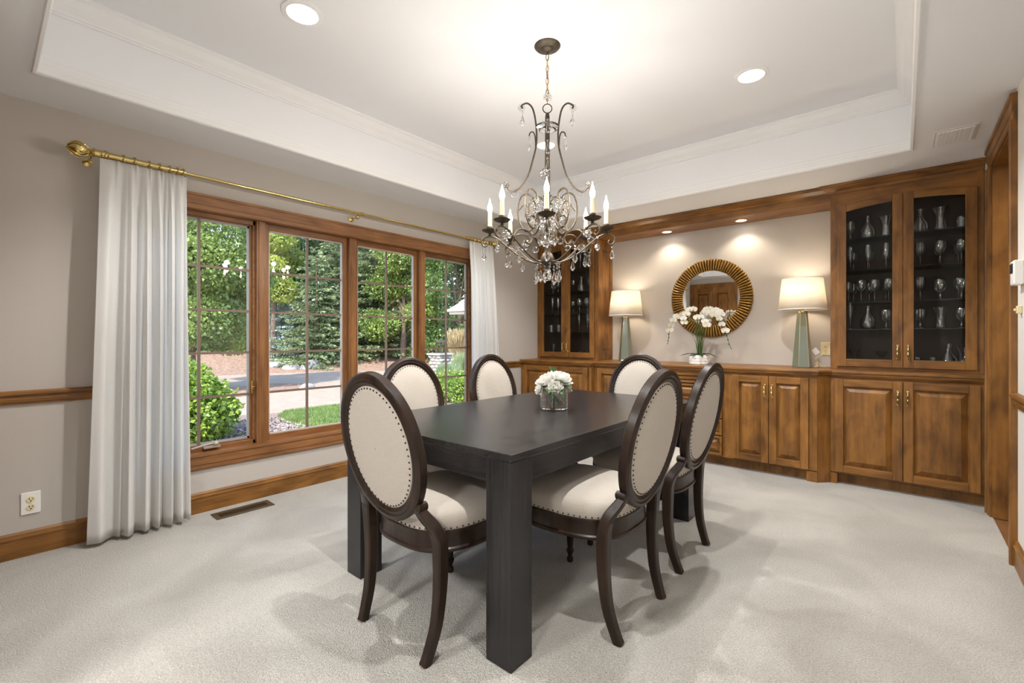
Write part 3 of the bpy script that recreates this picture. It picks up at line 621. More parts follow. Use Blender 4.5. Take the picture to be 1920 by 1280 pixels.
c.tube([(-.61, 4.85, .909), (-.575, 4.87, .912), (-.59, 4.90, .93), (-.60, 4.87, .94), (-.575, 4.885, .915), (-.54, 4.92, .909), (-.52, 4.95, .909)], .0025, 6, sm=6).build('power_cord', M['ivory'], lr, smooth=True)
T = Matrix.Translation((-.60, 4.93, 1.045)) @ Matrix.Rotation(.3, 4, 'Z') @ Matrix.Rotation(math.radians(52), 4, 'Y')
MB().box(-.028, .028, -.001, .001, -.022, .022, T).build('paper_tag', M['paper'], lr)
# ================================================================== DINING TABLE
TX, TXR, TYN, TYF = -2.11, -1.03, 1.20, 3.05
e = empty('dining_table', (-1.57, 2.125, 0)); tag(e, 'dark espresso rectangular dining table with thick square legs on the carpet', 'table')
MB().box(TX, TXR, TYN, TYF, .732, .76).build('tabletop', DK[1], e, bevel=.003)
i_ = .006
for y in (TYN + i_, TYF - i_ - .025): MB().box(TX + .11, TXR - .11, y, y + .025, .645, .732).build('apron', DK[0], e, bevel=.002)
for x in (TX + i_, TXR - i_ - .025): MB().box(x, x + .025, TYN + .12, TYF - .12, .645, .732).build('apron', DK[1], e, bevel=.002)
for x0, x1 in ((TX + .002, TX + .122), (TXR - .122, TXR - .002)):
    for y0, y1 in ((TYN + .002, TYN + .122), (TYF - .122, TYF - .002)): MB().box(x0, x1, y0, y1, 0, .731).build('leg', DK[2], e, bevel=.003)
# ================================================================== CHAIRS
def make_chair():
    e = empty('dining_chair'); tilt = math.atan2(.11, .565)
    T = Matrix.Translation((0, -.33, .757)) @ Matrix.Rotation(tilt, 4, 'X')      # local: x, y = thickness, z up the back
    A, B, n = .245, .288, 72
    prof = [(0, -.015), (0, .015), (.007, .021), (.020, .022), (.026, .017), (.036, .0185), (.043, .014), (.052, .010), (.052, -.010), (.043, -.014), (.036, -.0185), (.026, -.017), (.020, -.022), (.007, -.021)]
    b = MB(); m = len(prof); vs = []
    for k in range(n):
        a = 2 * PI * k / n
        for u, v in prof: vs.append(((A - u) * math.cos(a), v, (B - u) * math.sin(a)))
    b.add(vs, [(k * m + i, k * m + (i + 1) % m, ((k + 1) % n) * m + (i + 1) % m, ((k + 1) % n) * m + i) for k in range(n) for i in range(m)], T)
    b.build('oval_back_frame', CHW, e, smooth=True)
    for sgn, bulge, nm in ((1, .022, 'back_cushion'), (-1, .010, 'rear_back_panel')):
        p = MB(); rings = [(1, .006), (.985, .012), (.95, .014), (.8, .016 + bulge * .45), (.6, .016 + bulge * .75), (.35, .016 + bulge * .93), (.01, .016 + bulge)]; vs = []
        for s_, y in rings:
            for k in range(n): vs.append(((A - .047) * s_ * math.cos(2 * PI * k / n), sgn * y, (B - .047) * s_ * math.sin(2 * PI * k / n)))
        p.add(vs, [(i * n + k, i * n + (k + 1) % n, (i + 1) * n + (k + 1) % n, (i + 1) * n + k) for i in range(len(rings) - 1) for k in range(n)], T)
        o = p.build(nm, M['linen'], e, smooth='all')
        q = MB()
        for k in range(60): q.ball(T @ Vector(((A - .058) * math.cos(2 * PI * k / 60), sgn * .0145, (B - .058) * math.sin(2 * PI * k / 60))), .0036, 6)
        q.build('nailhead_trim', M['nail'], o, smooth='all')
    # seat
    def outl(s_, N=64):
        o = []
        for k in range(N):
            a = 2 * PI * k / N; c_, t = math.cos(a), math.sin(a); y = .262 * math.copysign(abs(t) ** .72, t)
            o.append(((.238 + .055 * (y + .262)) * math.copysign(abs(c_) ** .66, c_) * s_, y * s_))
        return o
    O = outl(1)
    rp = [(.955, .366), (.985, .366), (1.0, .372), (1.0, .379), (.975, .384), (.975, .432), (.985, .438), (.985, .445), (.93, .447)]
    def rings(pr, mb):
        vs = []
        for s_, z in pr: vs += [(x * s_, y * s_, z) for x, y in O]
        N = 64; fs = [(i * N + k, i * N + (k + 1) % N, (i + 1) * N + (k + 1) % N, (i + 1) * N + k) for i in range(len(pr) - 1) for k in range(N)]
        fs += [tuple(range(N))[::-1], tuple((len(pr) - 1) * N + k for k in range(N))]; return mb.add(vs, fs)
    rings(rp, MB()).build('seat_rail', CHW, e, smooth=True)
    cu = rings([(.96, .444), (.972, .452), (.985, .478), (.975, .498), (.93, .515), (.8, .531), (.6, .541), (.3, .546), (.05, .547)], MB()).build('seat_cushion', M['linen'], e, smooth='all')
    q = MB()
    L = [(x * .976, y * .976) for x, y in O] ; per = 0; last = None
    for k in range(64):
        a, b_ = Vector(L[k]), Vector(L[(k + 1) % 64]); d_ = (b_ - a).length; t = -per
        while t < d_:
            if t >= 0:
                p = a.lerp(b_, t / d_); q.ball((p.x * 1.002, p.y * 1.002, .4545), .0036, 6)
            t += .024
        per = (t - d_) ; per = -per if per < 0 else -(per)
        per = -(t - d_)
    q.build('nailhead_trim', M['nail'], cu, smooth='all')
    for s_ in (-1, 1):   # rear legs: scroll at the oval, swing out, then splay back
        pts = [(s_ * .170, -.292, .565), (s_ * .176, -.287, .548), (s_ * .190, -.272, .520), (s_ * .213, -.252, .485), (s_ * .226, -.238, .440), (s_ * .226, -.232, .380), (s_ * .222, -.231, .26), (s_ * .215, -.243, .13), (s_ * .205, -.272, .03), (s_ * .202, -.284, 0)]
        wd = [(.030, .026), (.036, .032), (.044, .036), (.048, .040), (.048, .044), (.044, .048), (.040, .044), (.036, .040), (.034, .036), (.034, .036)]
        b = MB(); b.bar(pts, wd, (1, 0, 0), sm=4)
        b.lathe([(.0005, -.024), (.010, -.024), (.017, -.019), (.017, .019), (.010, .024), (.0005, .024)], 16, Matrix.Translation((s_ * .183, -.285, .560)) @ Matrix.Rotation(PI / 2, 4, 'X'))
        b.build('rear_leg', CHW, e, smooth=True)
        x, y = s_ * .222, .215
        f = MB(); f.box(x - .027, x + .027, y - .027, y + .027, .335, .40)
        f.lathe([(.012, 0), (.016, .004), (.017, .02), (.011, .032), (.012, .04), (.019, .055), (.021, .064), (.013, .074), (.0155, .085), (.0245, .24), (.026, .285), (.020, .297), (.027, .305), (.028, .316), (.020, .324), (.024, .335)], 18, Matrix.Translation((x, y, 0)))
        f.build('front_leg', CHW, e, smooth=True)
    return e
ch = make_chair()
spots = [(-1.495, 1.32, 0, 'oval-back linen dining chair at the near end of the table, seen from behind'),
         (-1.105, 1.79, PI / 2, 'oval-back linen dining chair right of the near table leg, nearer of the right two'),
         (-1.125, 2.47, PI / 2, 'oval-back linen dining chair on the table\'s right side, farther of the two'),
         (-1.53, 2.94, PI, 'oval-back linen dining chair at the far end of the table'),
         (-2.035, 1.80, -PI / 2, 'oval-back linen dining chair on the window side, the nearer one'),
         (-2.035, 2.56, -PI / 2, 'oval-back linen dining chair on the window side, before the right curtain')]
for i, (x, y, r_, lb) in enumerate(spots):
    o = ch if i == 0 else copy_tree(ch)
    o.location = (x, y, 0); o.rotation_euler = (0, 0, r_); tag(o, lb, 'chair', 'oval-back dining chairs around the table')
# ================================================================== TABLE FLOWERS
def petal(mb, T, L, w_, cup, n=5):
    """cupped rounded petal growing along +x from the origin of T, opening towards +z"""
    vs = []; m = 5
    for i in range(n + 1):
        t = i / n; ww = w_ * math.sin(PI * min(1, .12 + t * .80)) ** .7 * (1 if t < .97 else .8)
        for j in range(m):
            s_ = (j / (m - 1) - .5) * 2
            vs.append((L * t * (1 - .05 * s_ * s_), s_ * ww * .5, cup * (t * t) + abs(s_) ** 2 * cup * .35 * t))
    mb.add(vs, [(i * m + j, i * m + j + 1, (i + 1) * m + j + 1, (i + 1) * m + j) for i in range(n) for j in range(m - 1)], T)
def peony(c, R_, seed, axis=(0, 0, 1)):
    rd = random.Random(seed); mb = MB(); base = Matrix.Translation(c) @ Vector(axis).to_track_quat('Z', 'Y').to_matrix().to_4x4()
    for ring, (cnt, el, L) in enumerate(((7, -12, 1.0), (8, 8, 1.0), (8, 28, .92), (8, 48, .8), (7, 64, .66), (6, 76, .5))):
        for k in range(cnt):
            T = base @ Matrix.Rotation(2 * PI * (k + ring * .37) / cnt + rd.uniform(-.15, .15), 4, 'Z') @ Matrix.Rotation(-math.radians(el + rd.uniform(-8, 8)), 4, 'Y') @ Matrix.Rotation(rd.uniform(-.25, .25), 4, 'X') @ Matrix.Translation((R_ * .06, 0, 0))
            petal(mb, T, R_ * L * rd.uniform(.85, 1.08), R_ * .85 * rd.uniform(.85, 1.1), R_ * .30)
    return mb
def leaf(mb, p, d, L, w_, droop=.3):
    d = Vector(d).normalized(); T = Matrix.Translation(p) @ d.to_track_quat('X', 'Z').to_matrix().to_4x4(); vs = []; n = 8
    for i in range(n + 1):
        t = i / n; ww = w_ * math.sin(PI * t ** .8) * .5 + .0005; z = -droop * L * t * t
        vs += [(L * t, -ww, z + ww * .3), (L * t, 0, z), (L * t, ww, z + ww * .3)]
    mb.add(vs, [(3 * i + j, 3 * i + j + 1, 3 * i + 4 + j, 3 * i + 3 + j) for i in range(n) for j in range(2)], T)
vx, vy, vz = -1.52, 2.15, .76
e = empty('flower_vase', (vx, vy, vz)); tag(e, 'round clear glass vase with water standing in the middle of the dark table', 'vase')
MB().lathe([(.0005, .001), (.074, .001), (.078, .005), (.078, .118), (.0745, .118), (.0745, .014), (.0005, .012)], 48, Matrix.Translation((vx, vy, vz)), cap=False).build('glass_wall', M['crystal'], e, smooth=True)
MB().lathe([(.0005, .0145), (.074, .0145), (.074, .05), (.0005, .05)], 40, Matrix.Translation((vx, vy, vz)), cap=False).build('water', thin_glass('vase_water', (.93, .95, .96), .05, .6), e, smooth=True)
e = empty('white_bouquet', (vx, vy, vz)); tag(e, 'low bouquet of white peonies with green leaves standing in the glass vase', 'flowers')
hd = [(-.042, -.01, .165, .062, (-.35, -.3, 1)), (.038, .0, .175, .064, (.35, -.25, 1)), (.0, .045, .185, .055, (0, .5, 1)), (-.052, .045, .15, .048, (-.7, .4, .7)), (.066, .025, .145, .044, (.9, .1, .5)), (.0, -.05, .145, .046, (0, -.9, .6)), (-.078, -.03, .135, .036, (-1, -.3, .3))]
rr = Vector((math.cos(math.radians(40.5)), math.sin(math.radians(40.5)), 0)); ff = Vector((-rr.y, rr.x, 0))
for i, (a, b_, z, R_, ax) in enumerate(hd):
    p = Vector((vx, vy, vz + z - .02)) + rr * a + ff * b_; axw = rr * ax[0] + ff * ax[1] + Vector((0, 0, ax[2]))
    o = peony(p, R_, 50 + i, axw).build('flower_head', M['petal'], e, smooth='all')
    if i < 3:
        q = MB(); rd = random.Random(i)
        for k in range(14): q.ball(p + axw.normalized() * R_ * .45 + Vector((rd.uniform(-1, 1), rd.uniform(-1, 1), rd.uniform(-.3, .3))) * R_ * .16, .0035, 5)
        q.build('stamens', M['yellow'], o)
    s_ = MB(); foot = Vector((vx, vy, vz + .022)) - rr * a * .7 - ff * b_ * .5; mid = Vector((vx, vy, vz + .09)) + rr * a * .1
    s_.tube([foot, mid, p], .0028, 6, sm=5).build('stem', M['stem'], e, smooth=True)
lf = [(-.06, -.04, .13, -1, -.5, .0), (-.03, -.055, .125, -.3, -1, -.15), (.03, -.05, .12, .3, -1, -.2), (.06, -.035, .135, 1, -.6, .0), (.085, .0, .14, 1, .2, .1), (-.02, -.05, .11, -.1, -.8, -.7), (.045, -.03, .105, .4, -.6, -.8), (-.005, .0, .21, -.3, -.5, .8), (.01, -.04, .16, .6, -.8, .4), (-.08, .01, .14, -1, .2, .2)]
for a, b_, z, dx, dy, dz in lf:
    m_ = MB(); leaf(m_, Vector((vx, vy, vz + z)) + rr * a * .7 + ff * b_ * .7, rr * dx + ff * dy + Vector((0, 0, dz)), .058, .034); m_.build('leaf', M['leafg'], e, smooth='all')
# ================================================================== ORCHID
ox, oy, oz = -1.556, 4.72, .905
e = empty('potted_orchid', (ox, oy, oz)); tag(e, 'white orchid with arching sprays in a low white pot below the mirror', 'potted plant')
MB().lathe([(.0005, 0), (.093, 0), (.098, .004), (.098, .022), (.094, .026), (.1, .030), (.1, .052), (.096, .056), (.1, .060), (.098, .078), (.088, .09), (.080, .092), (.080, .082), (.0005, .082)], 40, Matrix.Translation((ox, oy, oz)) , cap=False).build('pot', M['ceramic'], e, smooth=True)
MB().lathe([(.0005, .086), (.079, .084)], 24, Matrix.Translation((ox, oy, oz)), cap=False).build('moss', M['leafd'], e)
rd = random.Random(5)
for k in range(9):
    a = k * 2 * PI / 9 + .3; m_ = MB(); leaf(m_, (ox + .02 * math.cos(a), oy + .02 * math.sin(a), oz + .09), (math.cos(a), math.sin(a), .35), .13 + .02 * (k % 3), .05, .45); m_.build('leaf', M['leafd'], e, smooth='all')
sp = MB(); sprays = []
X = Vector((1, 0, 0)); Y = Vector((0, -1, 0)); Z = Vector((0, 0, 1)); O_ = Vector((ox, oy, oz + .085))
def spray(pts): sprays.append(crom([O_ + X * a + Y * b_ + Z * c_ for a, b_, c_ in pts], 8))
spray([(0, 0, 0), (-.02, 0, .22), (-.06, .02, .38), (-.15, .03, .42), (-.25, .03, .36), (-.29, .03, .25), (-.31, .03, .12)])
spray([(0, 0, 0), (.01, .02, .22), (.03, .04, .37), (.10, .06, .43), (.19, .06, .36), (.26, .06, .24), (.31, .06, .08)])
spray([(0, 0, 0), (0, .01, .25), (-.02, .04, .42), (-.05, .06, .47), (-.1, .07, .42), (-.13, .07, .34)])
spray([(.01, 0, 0), (.03, 0, .25), (.05, .03, .40), (.1, .04, .45), (.17, .04, .45), (.22, .04, .40)])
spray([(0, 0, 0), (-.01, .02, .2), (0, .06, .33), (.03, .08, .38), (.08, .09, .34), (.12, .09, .27)])
for s_ in sprays: MB().tube(s_, .0026, 6).build('flower_stem', M['stem'], e, smooth=True)
for k in range(26):
    a = rd.uniform(0, 2 * PI); r_ = rd.uniform(.01, .05); h_ = rd.uniform(.26, .42); t_ = rd.uniform(.6, 1.6)
    m_ = MB(); m_.tube([O_ + X * r_ * .4 * math.cos(a) + Y * r_ * .3 * math.sin(a), O_ + X * r_ * math.cos(a) + Z * h_ * .5 + Y * r_ * .5 * math.sin(a), O_ + X * r_ * t_ * 2 * math.cos(a) + Y * r_ * math.sin(a) + Z * h_], lambda t: .0034 * (1 - t * .75), 5, sm=4); m_.build('blade', M['stem'], e, smooth=True)
m_ = MB(); m_.tube([O_ + Z * .3, O_ + X * -.2 + Z * .42 + Y * .02, O_ + X * -.36 + Z * .43], lambda t: .003 * (1.1 - t), 5, sm=4).tube([O_ + X * .12 + Z * .40 + Y * .02, O_ + X * .13 + Z * .50 + Y * .02], .003, 5).tube([O_ + X * -.08 + Z * .42, O_ + X * -.13 + Z * .50], .002, 5); m_.build('blade', M['stem'], e, smooth=True)
def orchid_flower():
    mb = MB()
    for a, L, w_ in ((90, .033, .026), (205, .032, .025), (335, .032, .025)): petal(mb, Matrix.Rotation(math.radians(a), 4, 'Z') @ Matrix.Rotation(-.12, 4, 'Y'), L, w_, .004, 4)
    for a in (15, 165): petal(mb, Matrix.Translation((0, 0, .002)) @ Matrix.Rotation(math.radians(a), 4, 'Z') @ Matrix.Rotation(-.1, 4, 'Y'), .039, .044, .005, 4)
    return mb
proto = orchid_flower().build('flower', M['petal'], e, smooth='all')
yl = MB(); yl.ball((0, -.006, .006), .0065, 6, sy=1.4).tube([(0, -.006, .006), (0, -.015, .012)], .003, 5); ylo = yl.build('lip', M['yellow'], None, smooth='all')
proto.data.transform(Matrix.Translation(e.location)); ylo.parent = proto
k = 0; first = True
fl = []
for si, (s_, ts) in enumerate(zip(sprays, ((.42, .50, .58, .66, .74, .80), (.40, .47, .54, .61, .68, .75, .82), (.55, .66, .77, .88, .98), (.58, .68, .78, .88, .98), (.55, .68, .8, .92)))):
    for j, t in enumerate(ts):
        p = s_[min(len(s_) - 1, int(t * len(s_)))]
        fl.append((p + X * rd.uniform(-.012, .012) + Y * rd.uniform(.01, .03) + Z * rd.uniform(-.012, .012), rd.uniform(-.5, .5), rd.uniform(-.35, .2), rd.uniform(-.3, .3), rd.uniform(.92, 1.18)))
proto.data.transform(Matrix.Translation(-e.location))
for i, (p, ry, rx, rz, s_) in enumerate(fl):
    if i == 0: o = proto
    else:
        o = proto.copy(); col.objects.link(o); o.parent = e
        c_ = ylo.copy(); col.objects.link(c_); c_.parent = o
    if i == 0: o.data.transform(Matrix.Translation(e.location))
    o.location = Vector(p) - e.location; o.scale = (s_, s_, s_)
    o.rotation_euler = (Matrix.Rotation(rz + .35 , 4, 'Z') @ Matrix.Rotation(PI / 2 + rx, 4, 'X') @ Matrix.Rotation(ry, 4, 'Y')).to_euler()
m_ = MB()
for s_ in sprays[:2]:
    for t, r_ in ((.86, .008), (.91, .007), (.95, .006), (.995, .005)):
        p = s_[min(len(s_) - 1, int(t * len(s_)))]; m_.ball(p + X * rd.uniform(-.012, .012) + Z * -.004, r_, 7, sz=1.3)
m_.build('buds', M['stem'], e, smooth='all')
# ================================================================== CHANDELIER
cx, cy = -1.562, 2.143
def cz(y): return 1.165 + (633.5 - y) * .003085
e = empty('chandelier', (cx, cy, 2.85)); tag(e, 'aged bronze eight-candle chandelier with cut crystal drops hanging over the dining table', 'chandelier')
C0 = Matrix.Translation((cx, cy, 0))
MB().lathe([(.0005, 2.805), (.008, 2.805), (.012, 2.815), (.028, 2.822), (.036, 2.828), (.038, 2.832), (.055, 2.836), (.070, 2.842), (.076, 2.8495)], 32, C0, cap=False).build('canopy', M['iron'], e, smooth=True)
zt = 2.805; i = 0
while zt > 2.53:
    m_ = MB(); a = (i % 2) * PI / 2 + .3; r_, h_ = .0085, .021
    m_.tube([(cx + math.cos(a) * r_ * math.cos(q), cy + math.sin(a) * r_ * math.cos(q), zt - .018 + h_ * math.sin(q)) for q in [2 * PI * k / 16 for k in range(16)]], .0022, 6, closed=True)
    m_.build('chain_link', M['brass_old'] if i % 3 else M['iron'], e, smooth=True); zt -= .0345; i += 1
MB().tube([(cx + .006, cy, 2.80), (cx - .004, cy + .004, 2.7), (cx + .005, cy, 2.6), (cx, cy, 2.52)], .0022, 6, sm=4).build('cord', M['brass'], e, smooth=True)
m_ = MB(); m_.tube([(cx + rr.x * .026 * math.cos(q), cy + rr.y * .026 * math.cos(q), 2.49 + .026 * math.sin(q)) for q in [2 * PI * k / 24 for k in range(24)]], .0032, 6, closed=True)
m_.lathe([(.0005, 2.466), (.010, 2.46), (.013, 2.44), (.012, 2.40), (.014, 2.39), (.014, 2.25), (.016, 2.1), (.017, 1.95), (.020, 1.93), (.021, 1.86), (.018, 1.84), (.018, 1.66), (.028, 1.65), (.038, 1.63), (.040, 1.605), (.030, 1.59), (.012, 1.58), (.010, 1.565), (.0005, 1.56)], 20, C0, cap=False)
m_.build('column', M['iron'], e, smooth=True)
MB().lathe([(.016, 2.365), (.045, 2.36), (.066, 2.375), (.068, 2.385), (.045, 2.372), (.016, 2.378)], 24, C0, cap=False).build('glass_dish', M['crystal'], e, smooth=True)
def radial(az): 
    a = math.radians(az); return rr * math.sin(a) - ff * math.cos(a)       # az 0 = towards the camera side, 90 = to the right
def path(az, pts): d_ = radial(az); return [Vector((cx, cy, 0)) + d_ * r_ + Vector((0, 0, z)) for r_, z in pts]
def drop(p, L, w_, beads=1, top=None):
    """faceted pendant hanging from point p; L drop length"""
    m_ = MB(); z = 0; T = Matrix.Translation(p)
    for b_ in range(beads):
        m_.lathe([(.0005, z), (.006, z - .004), (.0075, z - .008), (.006, z - .012), (.0005, z - .016)], 6, T, cap=False); z -= .0175
    m_.lathe([(.0005, z), (w_ * .25, z - L * .12), (w_ * .62, z - L * .45), (w_, z - L * .70), (w_ * .55, z - L * .9), (.0005, z - L)], 6, T @ Matrix.Rotation(random.random() * 3, 4, 'Z'), cap=False)
    return m_.build('crystal_drop', M['crystal'], e)
def flower(p, R_, nrm):
    m_ = MB(); q = Vector(nrm).normalized().to_track_quat('Z', 'Y').to_matrix().to_4x4(); T = Matrix.Translation(p) @ q
    for k in range(7): a = 2 * PI * k / 7; m_.ball((R_ * .68 * math.cos(a), R_ * .68 * math.sin(a), 0), R_ * .34, 6, sz=.7, T=T)
    m_.ball((0, 0, 0), R_ * .3, 6, T=T); return m_.build('crystal_flower', M['crystal'], e)
def ringx(p, R_):
    m_ = MB(); P = Vector(p)
    return m_.tube([P + (rr * math.cos(q) + Vector((0, 0, 1)) * math.sin(q)) * R_ for q in [2 * PI * k / 16 for k in range(16)]], .0042, 6, closed=True).build('crystal_ring', M['crystal'], e, smooth=True)
for k in range(8):
    az = k * 45 - 5
    pts = [(.03, 1.605), (.075, 1.602), (.13, 1.622), (.19, 1.660), (.245, 1.705), (.29, 1.742), (.33, 1.758), (.365, 1.752), (.383, 1.732), (.378, 1.708), (.360, 1.698), (.347, 1.712), (.355, 1.724)]
    P = path(az, pts); arm = MB().tube(P, lambda t: .0052 if t < .7 else .0052 - .006 * (t - .7), 8, sm=4).build('candle_arm', M['iron'], e, smooth=True)
    d_ = radial(az); b0 = Vector((cx, cy, 0)) + d_ * .335; B_ = Matrix.Translation((b0.x, b0.y, 1.758))
    MB().lathe([(.0005, 0), (.006, .002), (.010, .008), (.006, .014), (.012, .018), (.040, .028), (.047, .036), (.040, .033), (.014, .026), (.014, .045), (.018, .048), (.018, .056), (.0125, .058)], 24, B_, cap=False).build('drip_pan', M['iron'], arm, smooth=True)
    MB().lathe([(.0005, .055), (.0125, .055), (.012, .135), (.0005, .137)], 16, B_, cap=False).build('candle_sleeve', M['candle'], arm, smooth=True)
    MB().lathe([(.0005, .136), (.008, .139), (.0135, .152), (.0145, .165), (.011, .182), (.006, .198), (.0025, .212), (.0005, .222)], 16, B_, cap=False).build('flame_bulb', M['bulb'], arm, smooth=True)
    L = bpy.data.lights.new('candle_light', 'POINT'); L.energy = CANDLE_W; L.color = (1, .95, .90); L.shadow_soft_size = .025
    lo = bpy.data.objects.new('candle_light', L); col.objects.link(lo); lo.parent = arm; lo.location = Vector((b0.x, b0.y, 1.758 + .25)) - e.location
    # end pendant, mid-arm pendant
    drop(P[0] * 0 + path(az, [(.368, 1.692)])[0], .062, .0155, 1)
    drop(path(az, [(.215, 1.672)])[0], .066, .015, 2)
    if k % 2: flower(path(az, [(.30, 1.735)])[0] + Vector((0, 0, -.012)), .030, -ff + rr * .3)
    else: ringx(path(az, [(.25, 1.715)])[0] + Vector((0, 0, .012)), .017)
rodp = [(.142, 2.492), (.150, 2.503), (.138, 2.515), (.115, 2.52), (.092, 2.502), (.077, 2.465), (.066, 2.40), (.062, 2.34), (.066, 2.27), (.085, 2.19), (.112, 2.10), (.150, 2.04), (.19, 2.012), (.225, 2.015), (.236, 2.04), (.222, 2.05)]
for az in (90, -90, 0, 180):
    if az in (90, -90):
        MB().tube(path(az, rodp), .0052, 8, sm=4).build('lyre_rod', M['iron'], e, smooth=True)
        MB().tube(path(az, [(.068, 2.27), (.070, 2.32), (.080, 2.352), (.098, 2.352), (.105, 2.335)]), .004, 6, sm=4).build('leaf_scroll', M['iron'], e, smooth=True)
        drop(path(az, [(.105, 2.335)])[0], .075, .012, 1); flower(path(az, [(.15, 2.495)])[0], .022, -ff); drop(path(az, [(.145, 2.475)])[0], .07, .017, 1)
        flower(path(az, [(.238, 2.045)])[0], .022, -ff + rr); ringx(path(az, [(.19, 1.995)])[0], .016)
for az in (40, 130, 220, 310, 85, 265):
    b = 1 if az not in (85, 265) else 0
    MB().tube(path(az, [(.085, 1.962), (.092, 1.985), (.120, 2.0), (.150, 1.985), (.168, 1.94), (.170, 1.88), (.155, 1.82), (.125, 1.785), (.095, 1.79), (.072, 1.82), (.074, 1.862), (.094, 1.872), (.108, 1.855), (.100, 1.842)]), .005, 8, sm=4).build('large_scroll', M['iron'], e, smooth=True)
    MB().tube(path(az + 8, [(.165, 1.90), (.14, 1.93), (.118, 1.925), (.106, 1.90), (.112, 1.885)]), .0042, 6, sm=4).build('small_scroll', M['iron'], e, smooth=True)
    MB().tube(path(az - 14, [(.215, 1.735), (.19, 1.77), (.15, 1.775), (.115, 1.76), (.10, 1.73), (.115, 1.70), (.14, 1.705), (.14, 1.725)]), .0045, 6, sm=4).build('small_scroll', M['iron'], e, smooth=True)
    flower(path(az, [(.085, 1.945)])[0], .021, -ff); flower(path(az + 8, [(.115, 1.872)])[0], .019, -ff + rr * .2); ringx(path(az - 14, [(.14, 1.70)])[0], .016)
for az in (20, 65, 110, 155, 200, 245, 290, 335):
    MB().tube(path(az, [(.02, 1.93), (.03, 1.965), (.05, 1.975), (.066, 1.96), (.066, 1.945)]), .0035, 6, sm=4).build('small_scroll', M['iron'], e, smooth=True)
    drop(path(az, [(.066, 1.94)])[0], .10, .020, 2)
    drop(path(az, [(.045, 1.80)])[0], .085, .018, 1)
for k in range(8): drop(path(k * 45 + 10, [(.058 + .02 * (k % 2), 1.595)])[0], .07 + .012 * (k % 2), .0165, 2)
m_ = MB(); m_.ball((cx, cy, 1.525), .027, 8, sz=1.15).build('crystal_ball', M['crystal'], e)
for q in (2.42, 2.30, 2.20): drop(Vector((cx, cy, q)) - ff * .03 + rr * .0, .07, .015, 1)
flower(Vector((cx, cy, 2.545)) - ff * .02, .026, -ff); flower(Vector((cx, cy, 2.10)) - ff * .04 - rr * .02, .031, -ff)
# ================================================================== GLASSWARE
GP = dict(
    wine_glass=[(.0005, .001), (.032, .001), (.030, .004), (.004, .009), (.0035, .085), (.010, .095), (.030, .118), (.037, .142), (.033, .185)],
    champagne_flute=[(.0005, .001), (.028, .001), (.026, .004), (.004, .008), (.0035, .075), (.008, .085), (.020, .12), (.024, .17), (.021, .215)],
    goblet=[(.0005, .001), (.034, .001), (.032, .004), (.006, .010), (.009, .03), (.005, .045), (.012, .06), (.036, .085), (.041, .12), (.038, .155)],
    martini_glass=[(.0005, .001), (.033, .001), (.030, .004), (.004, .009), (.004, .075), (.008, .083), (.030, .105), (.052, .135)],
    tumbler=[(.0005, .001), (.030, .001), (.030, .008), (.034, .09)],
    decanter=[(.0005, .001), (.042, .001), (.052, .03), (.050, .075), (.020, .13), (.016, .165), (.024, .19)],
    glass_vase=[(.0005, .001), (.034, .001), (.036, .02), (.028, .06), (.030, .11), (.052, .17)],
    liqueur_glass=[(.0005, .001), (.024, .001), (.022, .004), (.004, .008), (.004, .03), (.012, .045), (.019, .07), (.018, .09)])
GM = {}
for nm, pr in GP.items():
    me = MB().lathe(pr, 20, cap=False).build(nm, M['glassw'], None, smooth='all'); GM[nm] = me.data; bpy.data.objects.remove(me)
KIND = dict(wine_glass='clear stemmed wine glass', champagne_flute='tall clear champagne flute', goblet='cut crystal goblet with short stem', martini_glass='clear cone-shaped martini glass',
            tumbler='straight clear glass tumbler', decanter='round-bodied clear glass decanter', glass_vase='flared clear glass vase', liqueur_glass='small clear liqueur glass')
CATG = dict(wine_glass='wine glass', champagne_flute='champagne glass', goblet='goblet', martini_glass='martini glass', tumbler='tumbler', decanter='decanter', glass_vase='vase', liqueur_glass='small glass')
ORD = ['bottom shelf', 'second shelf from the bottom', 'middle shelf', 'fourth shelf from the bottom', 'top shelf']
def glasses(side, door, lv, z, xs, y, kinds):
    place = '%s cabinet, %s door, %s' % (side, door, ORD[lv]); cnt = {}
    for k in kinds: cnt[k] = cnt.get(k, 0) + 1
    for x, k in zip(xs, kinds):
        o = bpy.data.objects.new(k, GM[k]); col.objects.link(o); o.location = (x, y + random.uniform(-.02, .02), z); s_ = random.uniform(.96, 1.04); o.scale = (s_, s_, s_); o.rotation_euler = (0, 0, random.random() * 6)
        tag(o, '%s, %s' % (KIND[k], place), CATG[k], ('%s, %s' % (CATG[k], place)) if cnt[k] > 1 else None)
zs = [.9255] + [z + .0045 for z in shelf_z]
Fk, Wk, Gk, Mk, Tk, Dk, Vk, Lk = 'champagne_flute', 'wine_glass', 'goblet', 'martini_glass', 'tumbler', 'decanter', 'glass_vase', 'liqueur_glass'
def row(a, b_, n): return [a + (b_ - a) * (i + .5) / n for i in range(n)]
for lv, (kl, kr) in enumerate([([Mk] * 2, [Lk, Lk, Dk, Vk]), ([Fk, Dk, Gk], [Gk, Vk, Gk]), ([Wk] * 4, [Wk, Gk, Gk]), ([Fk] * 3, [Wk] * 3), ([Gk, Dk, Vk], [Dk, Vk, Tk])]):
    yy = 4.83
    glasses('right', 'left', lv, zs[lv], row(-.40, -.045, len(kl)), yy, kl); glasses('right', 'right', lv, zs[lv], row(.045, .395, len(kr)), yy, kr)
